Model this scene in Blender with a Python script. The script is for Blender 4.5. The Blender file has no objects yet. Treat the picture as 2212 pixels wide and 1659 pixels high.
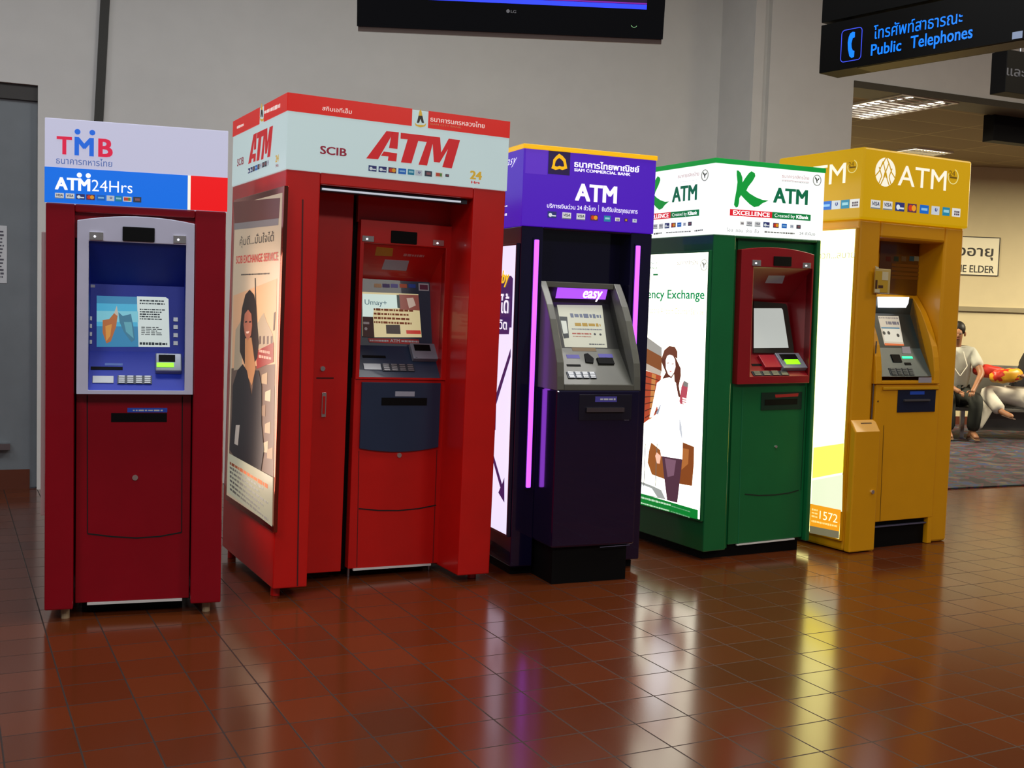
import bpy, bmesh, math, random
from mathutils import Vector, Matrix, geometry
random.seed(7)
SC = bpy.context.scene
COL = SC.collection
# ------------------------------------------------------------------ camera
W, H, FPX = 2212.0, 1659.0, 2465.0
PITCH, ROLL, CH = math.radians(3.8588), math.radians(1.7932), 1.40
cd = bpy.data.cameras.new('camera'); cam = bpy.data.objects.new('camera', cd); COL.objects.link(cam)
cd.sensor_fit = 'HORIZONTAL'; cd.sensor_width = 36.0; cd.lens = 36.0 * FPX / W; cd.clip_start = .05; cd.clip_end = 100
fwd = Vector((0, math.cos(PITCH), -math.sin(PITCH))); up0 = Vector((0, math.sin(PITCH), math.cos(PITCH))); rt0 = Vector((1, 0, 0))
rt = rt0 * math.cos(ROLL) + up0 * math.sin(ROLL); up = -rt0 * math.sin(ROLL) + up0 * math.cos(ROLL)
M = Matrix(((rt.x, up.x, -fwd.x, 0), (rt.y, up.y, -fwd.y, 0), (rt.z, up.z, -fwd.z, CH), (0, 0, 0, 1)))
cam.matrix_world = M; SC.camera = cam
EYE = Vector((0, 0, CH))
def ray(px, py):
    return fwd + rt * ((px - W / 2) / FPX) - up * ((py - H / 2) / FPX)
def pix(p):
    q = Vector(p) - EYE; d = q.dot(fwd)
    return (W / 2 + FPX * q.dot(rt) / d, H / 2 - FPX * q.dot(up) / d)
def hit(px, py, O, N):
    r = ray(px, py); return EYE + r * ((Vector(O) - EYE).dot(N) / r.dot(N))
# ------------------------------------------------------------------ light, exposure
SC.view_settings.view_transform = 'Standard'; SC.view_settings.look = 'None'
SC.view_settings.gamma = 1; SC.view_settings.use_curve_mapping = False
SC.view_settings.exposure = 0.0
wd = bpy.data.worlds.new('hall_air'); SC.world = wd; wd.use_nodes = True
wd.node_tree.nodes['Background'].inputs[0].default_value = (.62, .62, .70, 1)
wd.node_tree.nodes['Background'].inputs[1].default_value = .10
def area(name, loc, size, power, col, target=None, sy=None):
    l = bpy.data.lights.new(name, 'AREA'); l.energy = power; l.color = col
    l.shape = 'RECTANGLE'; l.size = size; l.size_y = sy or size
    o = bpy.data.objects.new(name, l); COL.objects.link(o); o.location = loc
    d = (Vector(target) - Vector(loc)) if target else Vector((0, 0, -1))
    o.rotation_euler = d.to_track_quat('-Z', 'Y').to_euler(); return o
area('hall_ceiling_lamp', (-5.0, 4.0, 4.9), 1.8, 60, (.96, .98, 1), sy=1)
area('hall_ceiling_lamp', (-1.6, 4.2, 4.9), 1.8, 70, (.96, .98, 1), sy=1)
area('hall_ceiling_lamp', (1.6, 5.6, 4.9), 1.8, 110, (1, .98, .94), sy=1)
area('hall_ceiling_lamp', (-2.6, -.4, 4.6), 1.8, 120, (.96, .98, 1), sy=1)
area('hall_ceiling_lamp', (.8, -.8, 4.6), 1.8, 130, (.96, .98, 1), sy=1)
area('hall_ceiling_lamp', (5.0, 1.0, 4.6), 1.8, 150, (1, .93, .82), sy=1)
area('hall_ceiling_lamp', (6.6, 6.8, 4.8), 1.8, 110, (1, .86, .6), sy=1)  # lamp added out of view to warm and brighten the floor at right
area('lounge_fill_lamp', (3.5, 13.4, 3.3), 1.3, 230, (1, .88, .62), sy=1.1)  # extra lamp hidden behind the pillar, added to light the lounge
area('lounge_fill_lamp', (9.0, 12.4, 3.3), 1.6, 470, (1, .88, .62), sy=1.4)  # second added lamp, out of view at right
# ------------------------------------------------------------------ materials
def lin(h):
    h = h.lstrip('#'); r = []
    for i in (0, 2, 4):
        c = int(h[i:i + 2], 16) / 255; r.append(c / 12.92 if c <= .04045 else ((c + .055) / 1.055) ** 2.4)
    return (r[0], r[1], r[2], 1)
_m = {}
def mat(name, hexc, rough=.5, metal=0, em=0, coat=0, emc=None, trans=0):
    key = (name, hexc, rough, metal, em)
    if key in _m: return _m[key]
    m = bpy.data.materials.new(name); m.use_nodes = True; b = m.node_tree.nodes['Principled BSDF']
    b.inputs['Base Color'].default_value = lin(hexc); b.inputs['Roughness'].default_value = rough
    b.inputs['Metallic'].default_value = metal; b.inputs['Coat Weight'].default_value = coat
    b.inputs['Transmission Weight'].default_value = trans
    if em:
        b.inputs['Emission Color'].default_value = lin(emc or hexc); b.inputs['Emission Strength'].default_value = em
    _m[key] = m; return m
def lit(hexc, s=1.0):                      # backlit film: gives off its own colour
    key = ('lit', hexc, s)
    if key in _m: return _m[key]
    m = mat('backlit_film', hexc, .35, 0, s); _m[key] = m
    b = m.node_tree.nodes['Principled BSDF']; c = lin(hexc)
    b.inputs['Base Color'].default_value = (c[0] * .35, c[1] * .35, c[2] * .35, 1)
    return m
def paint(name, hexc, rough=.3, coat=.3, bump=.0, var=.12):
    m = mat(name, hexc, rough, 0, 0, coat); nt = m.node_tree; b = nt.nodes['Principled BSDF']
    n = nt.nodes.new('ShaderNodeTexNoise'); n.inputs['Scale'].default_value = 6; n.inputs['Detail'].default_value = 4
    tc = nt.nodes.new('ShaderNodeTexCoord'); nt.links.new(tc.outputs['Object'], n.inputs['Vector'])
    mx = nt.nodes.new('ShaderNodeMix'); mx.data_type = 'RGBA'; c = lin(hexc)
    mx.inputs[6].default_value = tuple(x * (1 - var) for x in c[:3]) + (1,); mx.inputs[7].default_value = tuple(min(1, x * (1 + var)) for x in c[:3]) + (1,)
    nt.links.new(n.outputs['Fac'], mx.inputs[0]); nt.links.new(mx.outputs[2], b.inputs['Base Color'])
    return m
# ------------------------------------------------------------------ tags
def tag(o, label=None, cat=None, group=None, kind=None):
    if label: o['label'] = label
    if cat: o['category'] = cat
    if group: o['group'] = group
    if kind: o['kind'] = kind
    return o
def empty(name, loc=(0, 0, 0)):
    o = bpy.data.objects.new(name, None); COL.objects.link(o); o.location = loc; o.empty_display_size = .1; return o
# ------------------------------------------------------------------ mesh builder
_txt = {}
def glyphs(s, bold=0.0, shear=0.0):
    k = (s, bold, shear)
    if k in _txt: return _txt[k]
    c = bpy.data.curves.new('t', 'FONT'); c.body = s; c.resolution_u = 3; c.offset = min(bold, 0); c.shear = shear
    o = bpy.data.objects.new('t', c); COL.objects.link(o); bpy.context.view_layer.update()
    me = bpy.data.meshes.new_from_object(o.evaluated_get(bpy.context.evaluated_depsgraph_get()))
    v = [(p.co.x, p.co.y) for p in me.vertices]; f = [tuple(p.vertices) for p in me.polygons]
    bpy.data.objects.remove(o); bpy.data.curves.remove(c); bpy.data.meshes.remove(me)
    _txt[k] = (v, f); return _txt[k]
def gh(s, bold):
    v, f = glyphs(s, bold); ys = [p[1] for p in v]; return max(ys)
class MB:
    def __init__(s): s.v = []; s.f = []; s.mi = []; s.mats = []
    def mid(s, m):
        if m not in s.mats: s.mats.append(m)
        return s.mats.index(m)
    def add(s, vs, fs, m):
        b = len(s.v); s.v += [Vector(v) for v in vs]; i = s.mid(m)
        for f in fs: s.f.append(tuple(b + k for k in f)); s.mi.append(i)
        return s
    def box(s, lo, hi, m):
        x0, y0, z0 = lo; x1, y1, z1 = hi
        return s.add([(x0, y0, z0), (x1, y0, z0), (x1, y1, z0), (x0, y1, z0), (x0, y0, z1), (x1, y0, z1), (x1, y1, z1), (x0, y1, z1)],
                     [(0, 3, 2, 1), (4, 5, 6, 7), (0, 1, 5, 4), (1, 2, 6, 5), (2, 3, 7, 6), (3, 0, 4, 7)], m)
    def prism(s, pts, d, m):               # pts: front loop, d: vector to the back loop
        n = len(pts); P = [Vector(p) for p in pts]; Q = [p + d for p in P]
        tris = geometry.tessellate_polygon([P])
        fs = [tuple(t) for t in tris] + [tuple(n + k for k in reversed(t)) for t in tris] + [(i, (i + 1) % n, n + (i + 1) % n, n + i) for i in range(n)]
        return s.add(P + Q, fs, m)
    def ring(s, outer, inner, d, m):       # same count loops
        n = len(outer); P = [Vector(p) for p in outer] + [Vector(p) for p in inner]; Q = [p + d for p in P]; N = 2 * n
        fs = []
        for i in range(n):
            j = (i + 1) % n
            fs += [(i, j, n + j, n + i), (N + i, N + n + i, N + n + j, N + j), (i, N + i, N + j, j), (n + i, n + j, N + n + j, N + n + i)]
        return s.add(P + Q, fs, m)
    def tube(s, a, b, r, m, n=10, r2=None):
        a = Vector(a); b = Vector(b); ax = (b - a).normalized(); u = ax.orthogonal().normalized(); w = ax.cross(u); r2 = r if r2 is None else r2
        vs = [a + (u * math.cos(2 * math.pi * i / n) + w * math.sin(2 * math.pi * i / n)) * r for i in range(n)] + \
             [b + (u * math.cos(2 * math.pi * i / n) + w * math.sin(2 * math.pi * i / n)) * r2 for i in range(n)]
        return s.add(vs, [(i, (i + 1) % n, n + (i + 1) % n, n + i) for i in range(n)] + [tuple(reversed(range(n))), tuple(range(n, 2 * n))], m)
    def build(s, name, parent=None, bevel=0, **kw):
        me = bpy.data.meshes.new(name); me.from_pydata([tuple(v) for v in s.v], [], s.f)
        for m in s.mats: me.materials.append(m)
        for p, i in zip(me.polygons, s.mi): p.material_index = i
        bm = bmesh.new(); bm.from_mesh(me); bmesh.ops.recalc_face_normals(bm, faces=bm.faces); bm.to_mesh(me); bm.free()
        o = bpy.data.objects.new(name, me); COL.objects.link(o)
        if parent: o.parent = parent
        if bevel:
            b = o.modifiers.new('bevel', 'BEVEL'); b.width = bevel; b.segments = 2; b.limit_method = 'ANGLE'; b.angle_limit = math.radians(50)
        tag(o, **kw); return o
# ------------------------------------------------------------------ surfaces (a plane of a real object, measured from a crop of the photo)
CR = dict(T=(0, 180, 3.1904), T2=(0, 700, 2.552), T3=(170, 470, 4.254), S=(470, 180, 3.4031), S2=(460, 500, 2.0734), S3=(750, 480, 4.4826),
          Sp=(480, 420, 2.183), P=(1050, 290, 4.0474), P2=(1050, 680, 2.8122), P3=(1180, 590, 6.145), G=(1380, 320, 4.1476), G2=(1380, 700, 3.1905),
          G3=(1590, 530, 4.484), Y=(1690, 300, 3.95), Y2=(1740, 700, 3.1892), Y3=(1880, 500, 4.15), E=(2030, 480, 2.765), N=(1740, 0, 4.686),
          V=(740, 0, 3.0722), L=(0, 0, 4.424), F=(0, 0, 1.0), C=(1400, 0, 4.424))
class Surf:
    def __init__(s, O, U, V, crop='F', k=None):
        s.O = Vector(O); s.U = Vector(U).normalized(); s.V = Vector(V).normalized(); s.N = s.U.cross(s.V); s.crop = crop; s.k = k
    def to(s, crop): return Surf(s.O, s.U, s.V, crop, s.k)
    def __call__(s, x, y):
        a, b, c = CR[s.crop]; px, py = a + x / c, b + y / c
        if s.k:
            px, py = s.k.fix(px, py); O = s.k.M @ s.O; N = (s.k.M.to_3x3() @ s.N); p = s.k.Mi @ hit(px, py, O, N)
        else: p = hit(px, py, s.O, s.N)
        q = p - s.O; return (q.dot(s.U), q.dot(s.V))
    def p(s, uv, off=0): return s.O + s.U * uv[0] + s.V * uv[1] + s.N * off
    def poly(s, mb, pts, m, t=.002, off=0, raw=False):
        uv = pts if raw else [s(*q) for q in pts]
        mb.prism([s.p(q, off + t) for q in uv], -s.N * t, m); return mb
    def rect(s, mb, a, b, m, t=.002, off=0, raw=False):
        if not raw: a = s(*a); b = s(*b)
        x0, x1 = sorted((a[0], b[0])); y0, y1 = sorted((a[1], b[1]))
        return s.poly(mb, [(x0, y0), (x1, y0), (x1, y1), (x0, y1)], m, t, off, True)
    def disc(s, mb, c, r, m, t=.002, off=0, raw=False, n=20, ry=None, a0=0, a1=360, r_in=0):
        c = c if raw else s(*c); ry = ry or r; full = (a1 - a0) >= 360
        A = [math.radians(a0 + (a1 - a0) * i / n) for i in range(n if full else n + 1)]
        out = [(c[0] + r * math.cos(a), c[1] + ry * math.sin(a)) for a in A]
        if r_in:
            k = r_in / r; inn = [(c[0] + r_in * math.cos(a), c[1] + ry * k * math.sin(a)) for a in A]
            if full: mb.ring([s.p(q, off + t) for q in out], [s.p(q, off + t) for q in inn], -s.N * t, m)
            else: s.poly(mb, out + inn[::-1], m, t, off, True)
        else: s.poly(mb, out, m, t, off, True)
        return mb
    def text(s, mb, string, base, top, right, m, bold=0, ref=None, t=.001, off=.001, shear=0, raw=False):
        if not raw: base, top, right = s(*base), s(*top), s(*right)
        v, f = glyphs(string, bold, shear); xs = [p[0] for p in v]; x0, x1 = min(xs), max(xs)
        h = gh(ref or ('H' if string.isascii() else 'น'), bold)
        sy = (top[1] - base[1]) / h; sx = (right[0] - base[0]) / (x1 - x0)
        b = max(bold, 0) * 1.1; x0 -= b; x1 += b; sx = (right[0] - base[0]) / (x1 - x0)
        for j, (dx, dy) in enumerate([(0, 0)] if b < .004 else [(0, 0), (-b, -b * .5), (b, -b * .5), (-b, b * .5), (b, b * .5)]):
            mb.add([s.p((base[0] + (p[0] + dx - x0) * sx, base[1] + (p[1] + dy) * sy), off + t + j * .00004) for p in v], f, m)
        return mb
    def scribble(s, mb, a, b, m, lines=1, word=.02, off=.001, raw=False, fill=.55):     # print too small to read
        if not raw: a = s(*a); b = s(*b)
        x0, x1 = sorted((a[0], b[0])); y0, y1 = sorted((a[1], b[1])); lh = (y1 - y0) / lines
        for i in range(lines):
            y = y1 - lh * (i + .5); x = x0; end = x1 - (random.random() * .25 * (x1 - x0) if lines > 1 else 0)
            while x < end:
                w = word * (.3 + random.random()); w = min(w, x1 - x)
                hh = lh * fill * (.35 + .15 * random.random())
                s.poly(mb, [(x, y - hh), (x + w, y - hh), (x + w, y + hh), (x, y + hh)], m, .0006, off, True); x += w + word * .22
        return mb
    def line(s, mb, a, b, h, m, word=.03, off=.001):     # a row of tiny print between two points
        a = Vector(s(*a)); b = Vector(s(*b)); d = b - a; L = d.length; d.normalize(); n = Vector((-d.y, d.x)); x = 0
        while x < L:
            w = min(word * (.3 + random.random()), L - x); hh = h * (.4 + .2 * random.random()); p = a + d * x; q = a + d * (x + w)
            s.poly(mb, [tuple(p - n * hh), tuple(q - n * hh), tuple(q + n * hh), tuple(p + n * hh)], m, .0006, off, True); x += w + word * .22
    def card(s, c, w, kind, parent, off=.001, raw=False, em=1.0):
        c = c if raw else s(*c); h = w * .66; mb = MB(); L = lambda hx: lit(hx, em)
        def R(x0, y0, x1, y1, m, o=0): s.rect(mb, (c[0] + x0 * w, c[1] + y0 * h), (c[0] + x1 * w, c[1] + y1 * h), m, .0008, off + o, True)
        def D(x, y, r, m, o=.001): s.disc(mb, (c[0] + x * w, c[1] + y * h), r * h, m, .0008, off + o, True, 14)
        if kind == 'visa':
            R(-.5, -.5, .5, .5, L('#dfe0e0')); s.text(mb, 'VISA', (c[0] - .38 * w, c[1] - .12 * h), (c[0] - .38 * w, c[1] + .30 * h), (c[0] + .38 * w, c[1]), L('#20284e'), .02, off=off + .001, raw=True, shear=.2)
            R(-.5, -.5, .5, -.36, L('#7a8288'), .001)
        elif kind == 'master': R(-.5, -.5, .5, .5, L('#5a3050')); D(-.17, 0, .36, L('#d23c1e')); D(.17, 0, .36, L('#eea020'), .002)
        elif kind == 'plus': R(-.5, -.5, .5, .5, L('#2a3a78')); D(-.2, -.05, .3, L('#e4ecf0')); R(-.1, -.25, .42, -.05, L('#dfe6ea'), .002); R(.12, .1, .42, .4, L('#39306c'), .001)
        elif kind == 'blue': R(-.5, -.5, .5, .5, L('#1868c8')); R(-.34, -.14, .34, .14, L('#8cc0ea'), .001)
        elif kind == 'cyan': R(-.42, -.5, .42, .5, L('#2486a8')); R(-.3, -.12, .3, .2, L('#9ad0dc'), .001)
        elif kind == 'pale': R(-.45, -.5, .45, .5, L('#c8d0d8')); D(.06, .1, .22, L('#3a4a90')); R(.02, .0, .1, .3, L('#c8d0d8'), .002)
        elif kind == 'rows': R(-.48, -.5, .48, .5, L('#e2e2de')); [R(x, y, x + .16, y + .22, L('#5a4a58'), .001) for x in (-.24, -.02, .18) for y in (-.32, -.02)]
        elif kind == 'dark': R(-.48, -.5, .48, .5, L('#39404e')); R(-.25, -.2, .3, .25, L('#8a5a60'), .001)
        elif kind == 'swirl': R(-.5, -.45, .5, .45, L('#e6e2d6')); R(-.4, -.3, .1, .3, L('#c84a38'), .001); R(.1, -.3, .38, .3, L('#5a8a40'), .001)
        elif kind == 'gold': R(-.4, -.5, .4, .5, L('#4a2860')); D(0, 0, .3, L('#d8a020'))
        return mb.build('card_logo', parent)
FR = lambda k, d=0, crop='F': Surf((0, d, 0), (1, 0, 0), (0, 0, 1), crop, k)
SD = lambda k, x=0, crop='F': Surf((x, 0, 0), (0, -1, 0), (0, 0, 1), crop, k)
def SL(k, a, b, crop='F'):                # sloping surface from (y,z) a up to (y,z) b
    return Surf((0, a[0], a[1]), (1, 0, 0), (0, b[0] - a[0], b[1] - a[1]), crop, k)
class Kiosk:
    Z0 = .05
    def __init__(k, name, x, y, yaw, w, d, h, lean, meas, label, z0=.05):
        k.Z0 = z0
        k.w, k.d, k.h = w, d, h; k.yaw = math.radians(yaw); k.lean = math.radians(lean)
        k.root = empty(name, (x, y, 0)); tag(k.root, label, 'cash machine', 'row of five cash machine kiosks')
        P0 = Vector((x, y, k.Z0)); R = Matrix.Rotation(k.yaw, 4, 'Z') @ Matrix.Rotation(k.lean, 4, 'Y')
        k.M = Matrix.Translation(P0) @ R @ Matrix.Translation((0, 0, -k.Z0)); k.Mi = k.M.inverted()
        k.root.matrix_world = k.M
        z = k.Z0; loc = dict(BL=(0, 0, z), BR=(w, 0, z), TL=(0, 0, h), TR=(w, 0, h))
        k.e = {}; k.mp = {}
        for n, q in loc.items():
            m = pix(k.M @ Vector(q)); t = meas.get(n); k.mp[n] = t or m
            k.e[n] = (m[0] - t[0], m[1] - t[1]) if t else (0, 0)
    def fix(k, px, py):
        q = k.mp; t = (py - (q['TL'][1] + q['TR'][1]) / 2) / ((q['BL'][1] + q['BR'][1]) / 2 - (q['TL'][1] + q['TR'][1]) / 2)
        xl = q['TL'][0] * (1 - t) + q['BL'][0] * t; xr = q['TR'][0] * (1 - t) + q['BR'][0] * t; s = (px - xl) / (xr - xl)
        s = max(0, min(1, s)); t = max(-.1, min(1.1, t)); o = []
        for i in (0, 1):
            a = k.e['TL'][i] * (1 - s) + k.e['TR'][i] * s; b = k.e['BL'][i] * (1 - s) + k.e['BR'][i] * s; o.append(a * (1 - t) + b * t)
        return px + o[0], py + o[1]
def foot(mb, x, y, m, z1=.06, z0=.0, r=.018): mb.tube((x, y, z0), (x, y, z1), r, m, 12)
def arch(s, xl, yl, xm, ym, xr, yr, n=8):  # three points on a shallow arch, as uv samples
    a, b, c = s(xl, yl), s(xm, ym), s(xr, yr); out = []
    for i in range(n + 1):
        t = i / n; u = a[0] * (1 - t) + c[0] * t
        L0 = ((u - b[0]) * (u - c[0])) / ((a[0] - b[0]) * (a[0] - c[0])); L1 = ((u - a[0]) * (u - c[0])) / ((b[0] - a[0]) * (b[0] - c[0])); L2 = ((u - a[0]) * (u - b[0])) / ((c[0] - a[0]) * (c[0] - b[0]))
        out.append((u, a[1] * L0 + b[1] * L1 + c[1] * L2))
    return out

# ------------------------------------------------------------------ the setting
YW = math.radians(24)                       # the wall runs this way
WD = Vector((math.cos(YW), math.sin(YW), 0)); WN = Vector((math.sin(YW), -math.cos(YW), 0))   # along, and out of the wall
def wallmat(name, hexc, scale=3, var=.05, rough=.75):
    m = paint(name, hexc, rough, 0, 0, var); nt = m.node_tree
    return m
m_wall = wallmat('painted_plaster', '#dbdad6'); m_wall2 = wallmat('cream_plaster', '#cfc19c')
def tile_floor():
    m = mat('quarry_tile', '#5c2412', .16); nt = m.node_tree; b = nt.nodes['Principled BSDF']
    tc = nt.nodes.new('ShaderNodeTexCoord'); mp = nt.nodes.new('ShaderNodeMapping'); br = nt.nodes.new('ShaderNodeTexBrick')
    mp.inputs['Rotation'].default_value = (0, 0, math.radians(-26.5)); mp.inputs['Location'].default_value = (.06, .05, 0)
    br.offset = 0; br.inputs['Scale'].default_value = 1; br.inputs['Brick Width'].default_value = .216; br.inputs['Row Height'].default_value = .216
    br.inputs['Mortar Size'].default_value = .0032; br.inputs['Mortar Smooth'].default_value = .3; br.inputs['Bias'].default_value = 0
    br.inputs['Color1'].default_value = lin('#602c12'); br.inputs['Color2'].default_value = lin('#54260f'); br.inputs['Mortar'].default_value = lin('#24140e')
    nz = nt.nodes.new('ShaderNodeTexNoise'); nz.inputs['Scale'].default_value = 2.2; nz.inputs['Detail'].default_value = 5
    mr = nt.nodes.new('ShaderNodeMapRange'); mr.inputs[3].default_value = .13; mr.inputs[4].default_value = .19
    mx = nt.nodes.new('ShaderNodeMath'); mx.operation = 'MULTIPLY_ADD'; mx.inputs[1].default_value = .5
    bp = nt.nodes.new('ShaderNodeBump'); bp.inputs['Strength'].default_value = .25; bp.inputs['Distance'].default_value = .004; bp.invert = True
    L = nt.links.new
    L(tc.outputs['Object'], mp.inputs['Vector']); L(mp.outputs[0], br.inputs['Vector']); L(tc.outputs['Object'], nz.inputs['Vector'])
    L(br.outputs['Color'], b.inputs['Base Color']); L(nz.outputs['Fac'], mr.inputs[0]); L(br.outputs['Fac'], mx.inputs[0]); L(mr.outputs[0], mx.inputs[2])
    L(mx.outputs[0], b.inputs['Roughness']); L(br.outputs['Fac'], bp.inputs['Height']); L(bp.outputs[0], b.inputs['Normal'])
    return m
def carpet_mat():
    m = mat('patterned_carpet', '#2c2634', .95); nt = m.node_tree; b = nt.nodes['Principled BSDF']
    tc = nt.nodes.new('ShaderNodeTexCoord'); n = nt.nodes.new('ShaderNodeTexNoise'); n.inputs['Scale'].default_value = 5; n.inputs['Detail'].default_value = 3
    cr = nt.nodes.new('ShaderNodeValToRGB'); cr.color_ramp.interpolation = 'CONSTANT'
    el = cr.color_ramp.elements; el[0].position = 0; el[0].color = lin('#1c1820'); el[1].position = .44; el[1].color = lin('#4e2030')
    for p, c in ((.5, '#2c3a34'), (.56, '#25305c'), (.62, '#5a4a34')): e = el.new(p); e.color = lin(c)
    nt.links.new(tc.outputs['Object'], n.inputs['Vector']); nt.links.new(n.outputs['Fac'], cr.inputs[0]); nt.links.new(cr.outputs[0], b.inputs['Base Color']); return m
def quadstrip(name, P, m, thick=None, **kw):
    mb = MB(); mb.prism(P, Vector(thick) if thick else Vector((0, 0, -.05)), m); return mb.build(name, **kw)
quadstrip('floor', [(-14, -4, 0), (16, -4, 0), (16, 24, 0), (-14, 24, 0)], tile_floor(), kind='structure')
PW = Vector((-3.409, 8.017, 0))
c0 = hit(1555, 170, PW, WN); c0.z = 0
colN = WD                                    # side face of the pilaster stands square to the wall
cA = hit(1627, 170, c0, WD); cA.z = 0; dcol = (cA - c0).length
cB = hit(1648, 170, cA, WN); cB.z = 0; cC = hit(1662, 170, cA, WN); cC.z = 0; cD = hit(1845, 170, cA, WN); cD.z = 0
WH = 5.2
start = PW - WD * 6.0
dl = hit(64, 600, PW, WN); dtop = hit(60, 182, PW, WN).z; dt2 = hit(60, 215, PW, WN).z
def wseg(name, a, b, z0, z1, m, th=.2, **kw): return quadstrip(name, [(a.x, a.y, z0), (b.x, b.y, z0), (b.x, b.y, z1), (a.x, a.y, z1)], m, -WN * th, **kw)
# wall with the doorway cut out at the far left
dL = dl - WD * 1.05; dR = Vector((dl.x, dl.y, 0)) + WD * .05
mb = MB()
for a, b, z0, z1 in ((start, dL, 0, WH), (dL, dR, dtop, WH), (dR, c0, 0, WH)):
    mb.prism([(a.x, a.y, z0), (b.x, b.y, z0), (b.x, b.y, z1), (a.x, a.y, z1)], -WN * .2, m_wall)
mb.build('wall_back', kind='structure')
m_jamb = paint('dark_frame', '#332f2c', .5, 0); m_door = paint('grey_door', '#747b80', .35, .1)
mb = MB(); ins = -WN * .06
def onwall(a, z, o=0): v = Vector((a.x, a.y, 0)) + WN * o; return (v.x, v.y, z)
mb.prism([onwall(dL, dt2, -.03), onwall(dR, dt2, -.03), onwall(dR, dtop, -.03), onwall(dL, dtop, -.03)], -WN * .1, m_jamb)
mb.build('trim_2', kind='structure')
mb = MB(); mb.prism([onwall(dL, .01, -.06), onwall(dR, .01, -.06), onwall(dR, dt2, -.06), onwall(dL, dt2, -.06)], -WN * .05, m_door)
door = mb.build('door_1', kind='structure')
ws = Surf(PW, WD, (0, 0, 1)); ws.N = WN
m_steel = mat('brushed_steel', '#b8b8bc', .28, 1); m_paper = paint('paper', '#c9ccd0', .7, 0); m_skirt = paint('skirting_tile', '#5e3020', .35, .1)
def wz(px, py): p = hit(px, py, PW, WN); return ((p - PW).dot(WD), p.z)
mb = MB(); a = wz(64, 1057); b = wz(-60, 1028)
mb.prism([ws.p((b[0] - 1, .0), -.055), ws.p((a[0], .0), -.055), ws.p((a[0], .14), -.055), ws.p((b[0] - 1, .14), -.055)], WN * .008, m_skirt); mb.build('kick_plate', door)
mb = MB(); a = wz(-30, 610); b = wz(15, 487)
ws.poly(mb, [(a[0], a[1]), (b[0], a[1]), (b[0], b[1]), (a[0], b[1])], m_paper, .004, -.059, True)
ws.scribble(mb, (a[0] + .02, a[1] + .03), (b[0] - .02, b[1] - .03), mat('ink', '#555560', .8), 14, .03, -.054, True)
mb.build('posted_notice', door)
mb = MB(); a = wz(-40, 973); b = wz(22, 962)
mb.prism([ws.p((a[0], a[1]), 0), ws.p((b[0], a[1]), 0), ws.p((b[0], b[1] + .01), 0), ws.p((a[0], b[1] + .01), 0)], -WN * .05, m_steel); mb.build('push_bar', door)
# dark conduit strip running up the wall
mb = MB(); q = [wz(203, 262), wz(222, 262), wz(239, -40), wz(219, -40)]
dz = (q[0][0] - q[3][0]) / (q[3][1] - q[0][1])
q[0] = (q[0][0] + dz * q[0][1], 0); q[1] = (q[1][0] + dz * q[1][1], 0)
ws.poly(mb, q, paint('dark_rubber', '#35342f', .6, 0), .03, 0, True); mb.build('trim_1', kind='structure')
# pilaster
mb = MB(); back = -WN * (dcol + .2)
for a, b, o in ((cA, cB, 0), (cB, cC, -.05), (cC, cD, 0)):
    A = Vector(a) + WN * o; B = Vector(b) + WN * o
    mb.prism([(A.x, A.y, 0), (B.x, B.y, 0), (B.x, B.y, WH), (A.x, A.y, WH)], back - WN * o, m_wall)
mb.build('wall_pilaster', kind='structure')
# beam over the opening to the lounge
mb = MB(); e = cD + WD * 9
mb.prism([(cD.x, cD.y, 3.5), (e.x, e.y, 3.5), (e.x, e.y, WH), (cD.x, cD.y, WH)], -WN * .35, m_wall); mb.build('wall_header', kind='structure')
mb = MB(); mb.prism([onwall(cD, 3.44, .01), onwall(e, 3.44, .01), onwall(e, 3.5, .01), onwall(cD, 3.5, .01)], -WN * .36, paint('brown_trim', '#4c4638', .6, 0)); mb.build('trim_3', kind='structure')
# lounge beyond: carpet, ceiling, walls
cd_ = cD - WN * .35
mb = MB(); a0 = hit(2050, 1057, (0, 0, 0), Vector((0, 0, 1))); s0 = a0 - WD * 1.2; s1 = a0 + WD * 9
def onfloor(p, n, z=.012): v = Vector(p) - WN * n; return (v.x, v.y, z)
mb.prism([onfloor(s0, 0), onfloor(s1, 0), onfloor(s1, 9), onfloor(s0, 9)], Vector((0, 0, -.011)), carpet_mat()); mb.build('carpet', kind='structure')
def ceiling_mat():
    m = mat('ceiling_board', '#7a6a50', .8); nt = m.node_tree; b = nt.nodes['Principled BSDF']
    tc = nt.nodes.new('ShaderNodeTexCoord'); mp = nt.nodes.new('ShaderNodeMapping'); br = nt.nodes.new('ShaderNodeTexBrick')
    mp.inputs['Rotation'].default_value = (0, 0, -YW - .03); br.offset = 0; br.inputs['Scale'].default_value = 1; br.inputs['Brick Width'].default_value = 1.2; br.inputs['Row Height'].default_value = .6
    br.inputs['Mortar Size'].default_value = .012; br.inputs['Color1'].default_value = lin('#8c7a58'); br.inputs['Color2'].default_value = lin('#826f50'); br.inputs['Mortar'].default_value = lin('#a8966c')
    nt.links.new(tc.outputs['Object'], mp.inputs[0]); nt.links.new(mp.outputs[0], br.inputs[0]); nt.links.new(br.outputs[0], b.inputs['Base Color']); return m
mb = MB(); f0 = cd_ - WD * .02; f1 = cd_ + WD * 9
mb.prism([onfloor(f0, 0, 3.45), onfloor(f1, 0, 3.45), onfloor(f1, 9, 3.45), onfloor(f0, 9, 3.45)], Vector((0, 0, .05)), ceiling_mat()); mb.build('ceiling', kind='structure')
FWy = 15.3; YF = math.radians(6); FD = Vector((math.cos(YF), math.sin(YF), 0)); FNv = Vector((math.sin(YF), -math.cos(YF), 0)); PF = Vector((5.8, FWy, 0))
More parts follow.
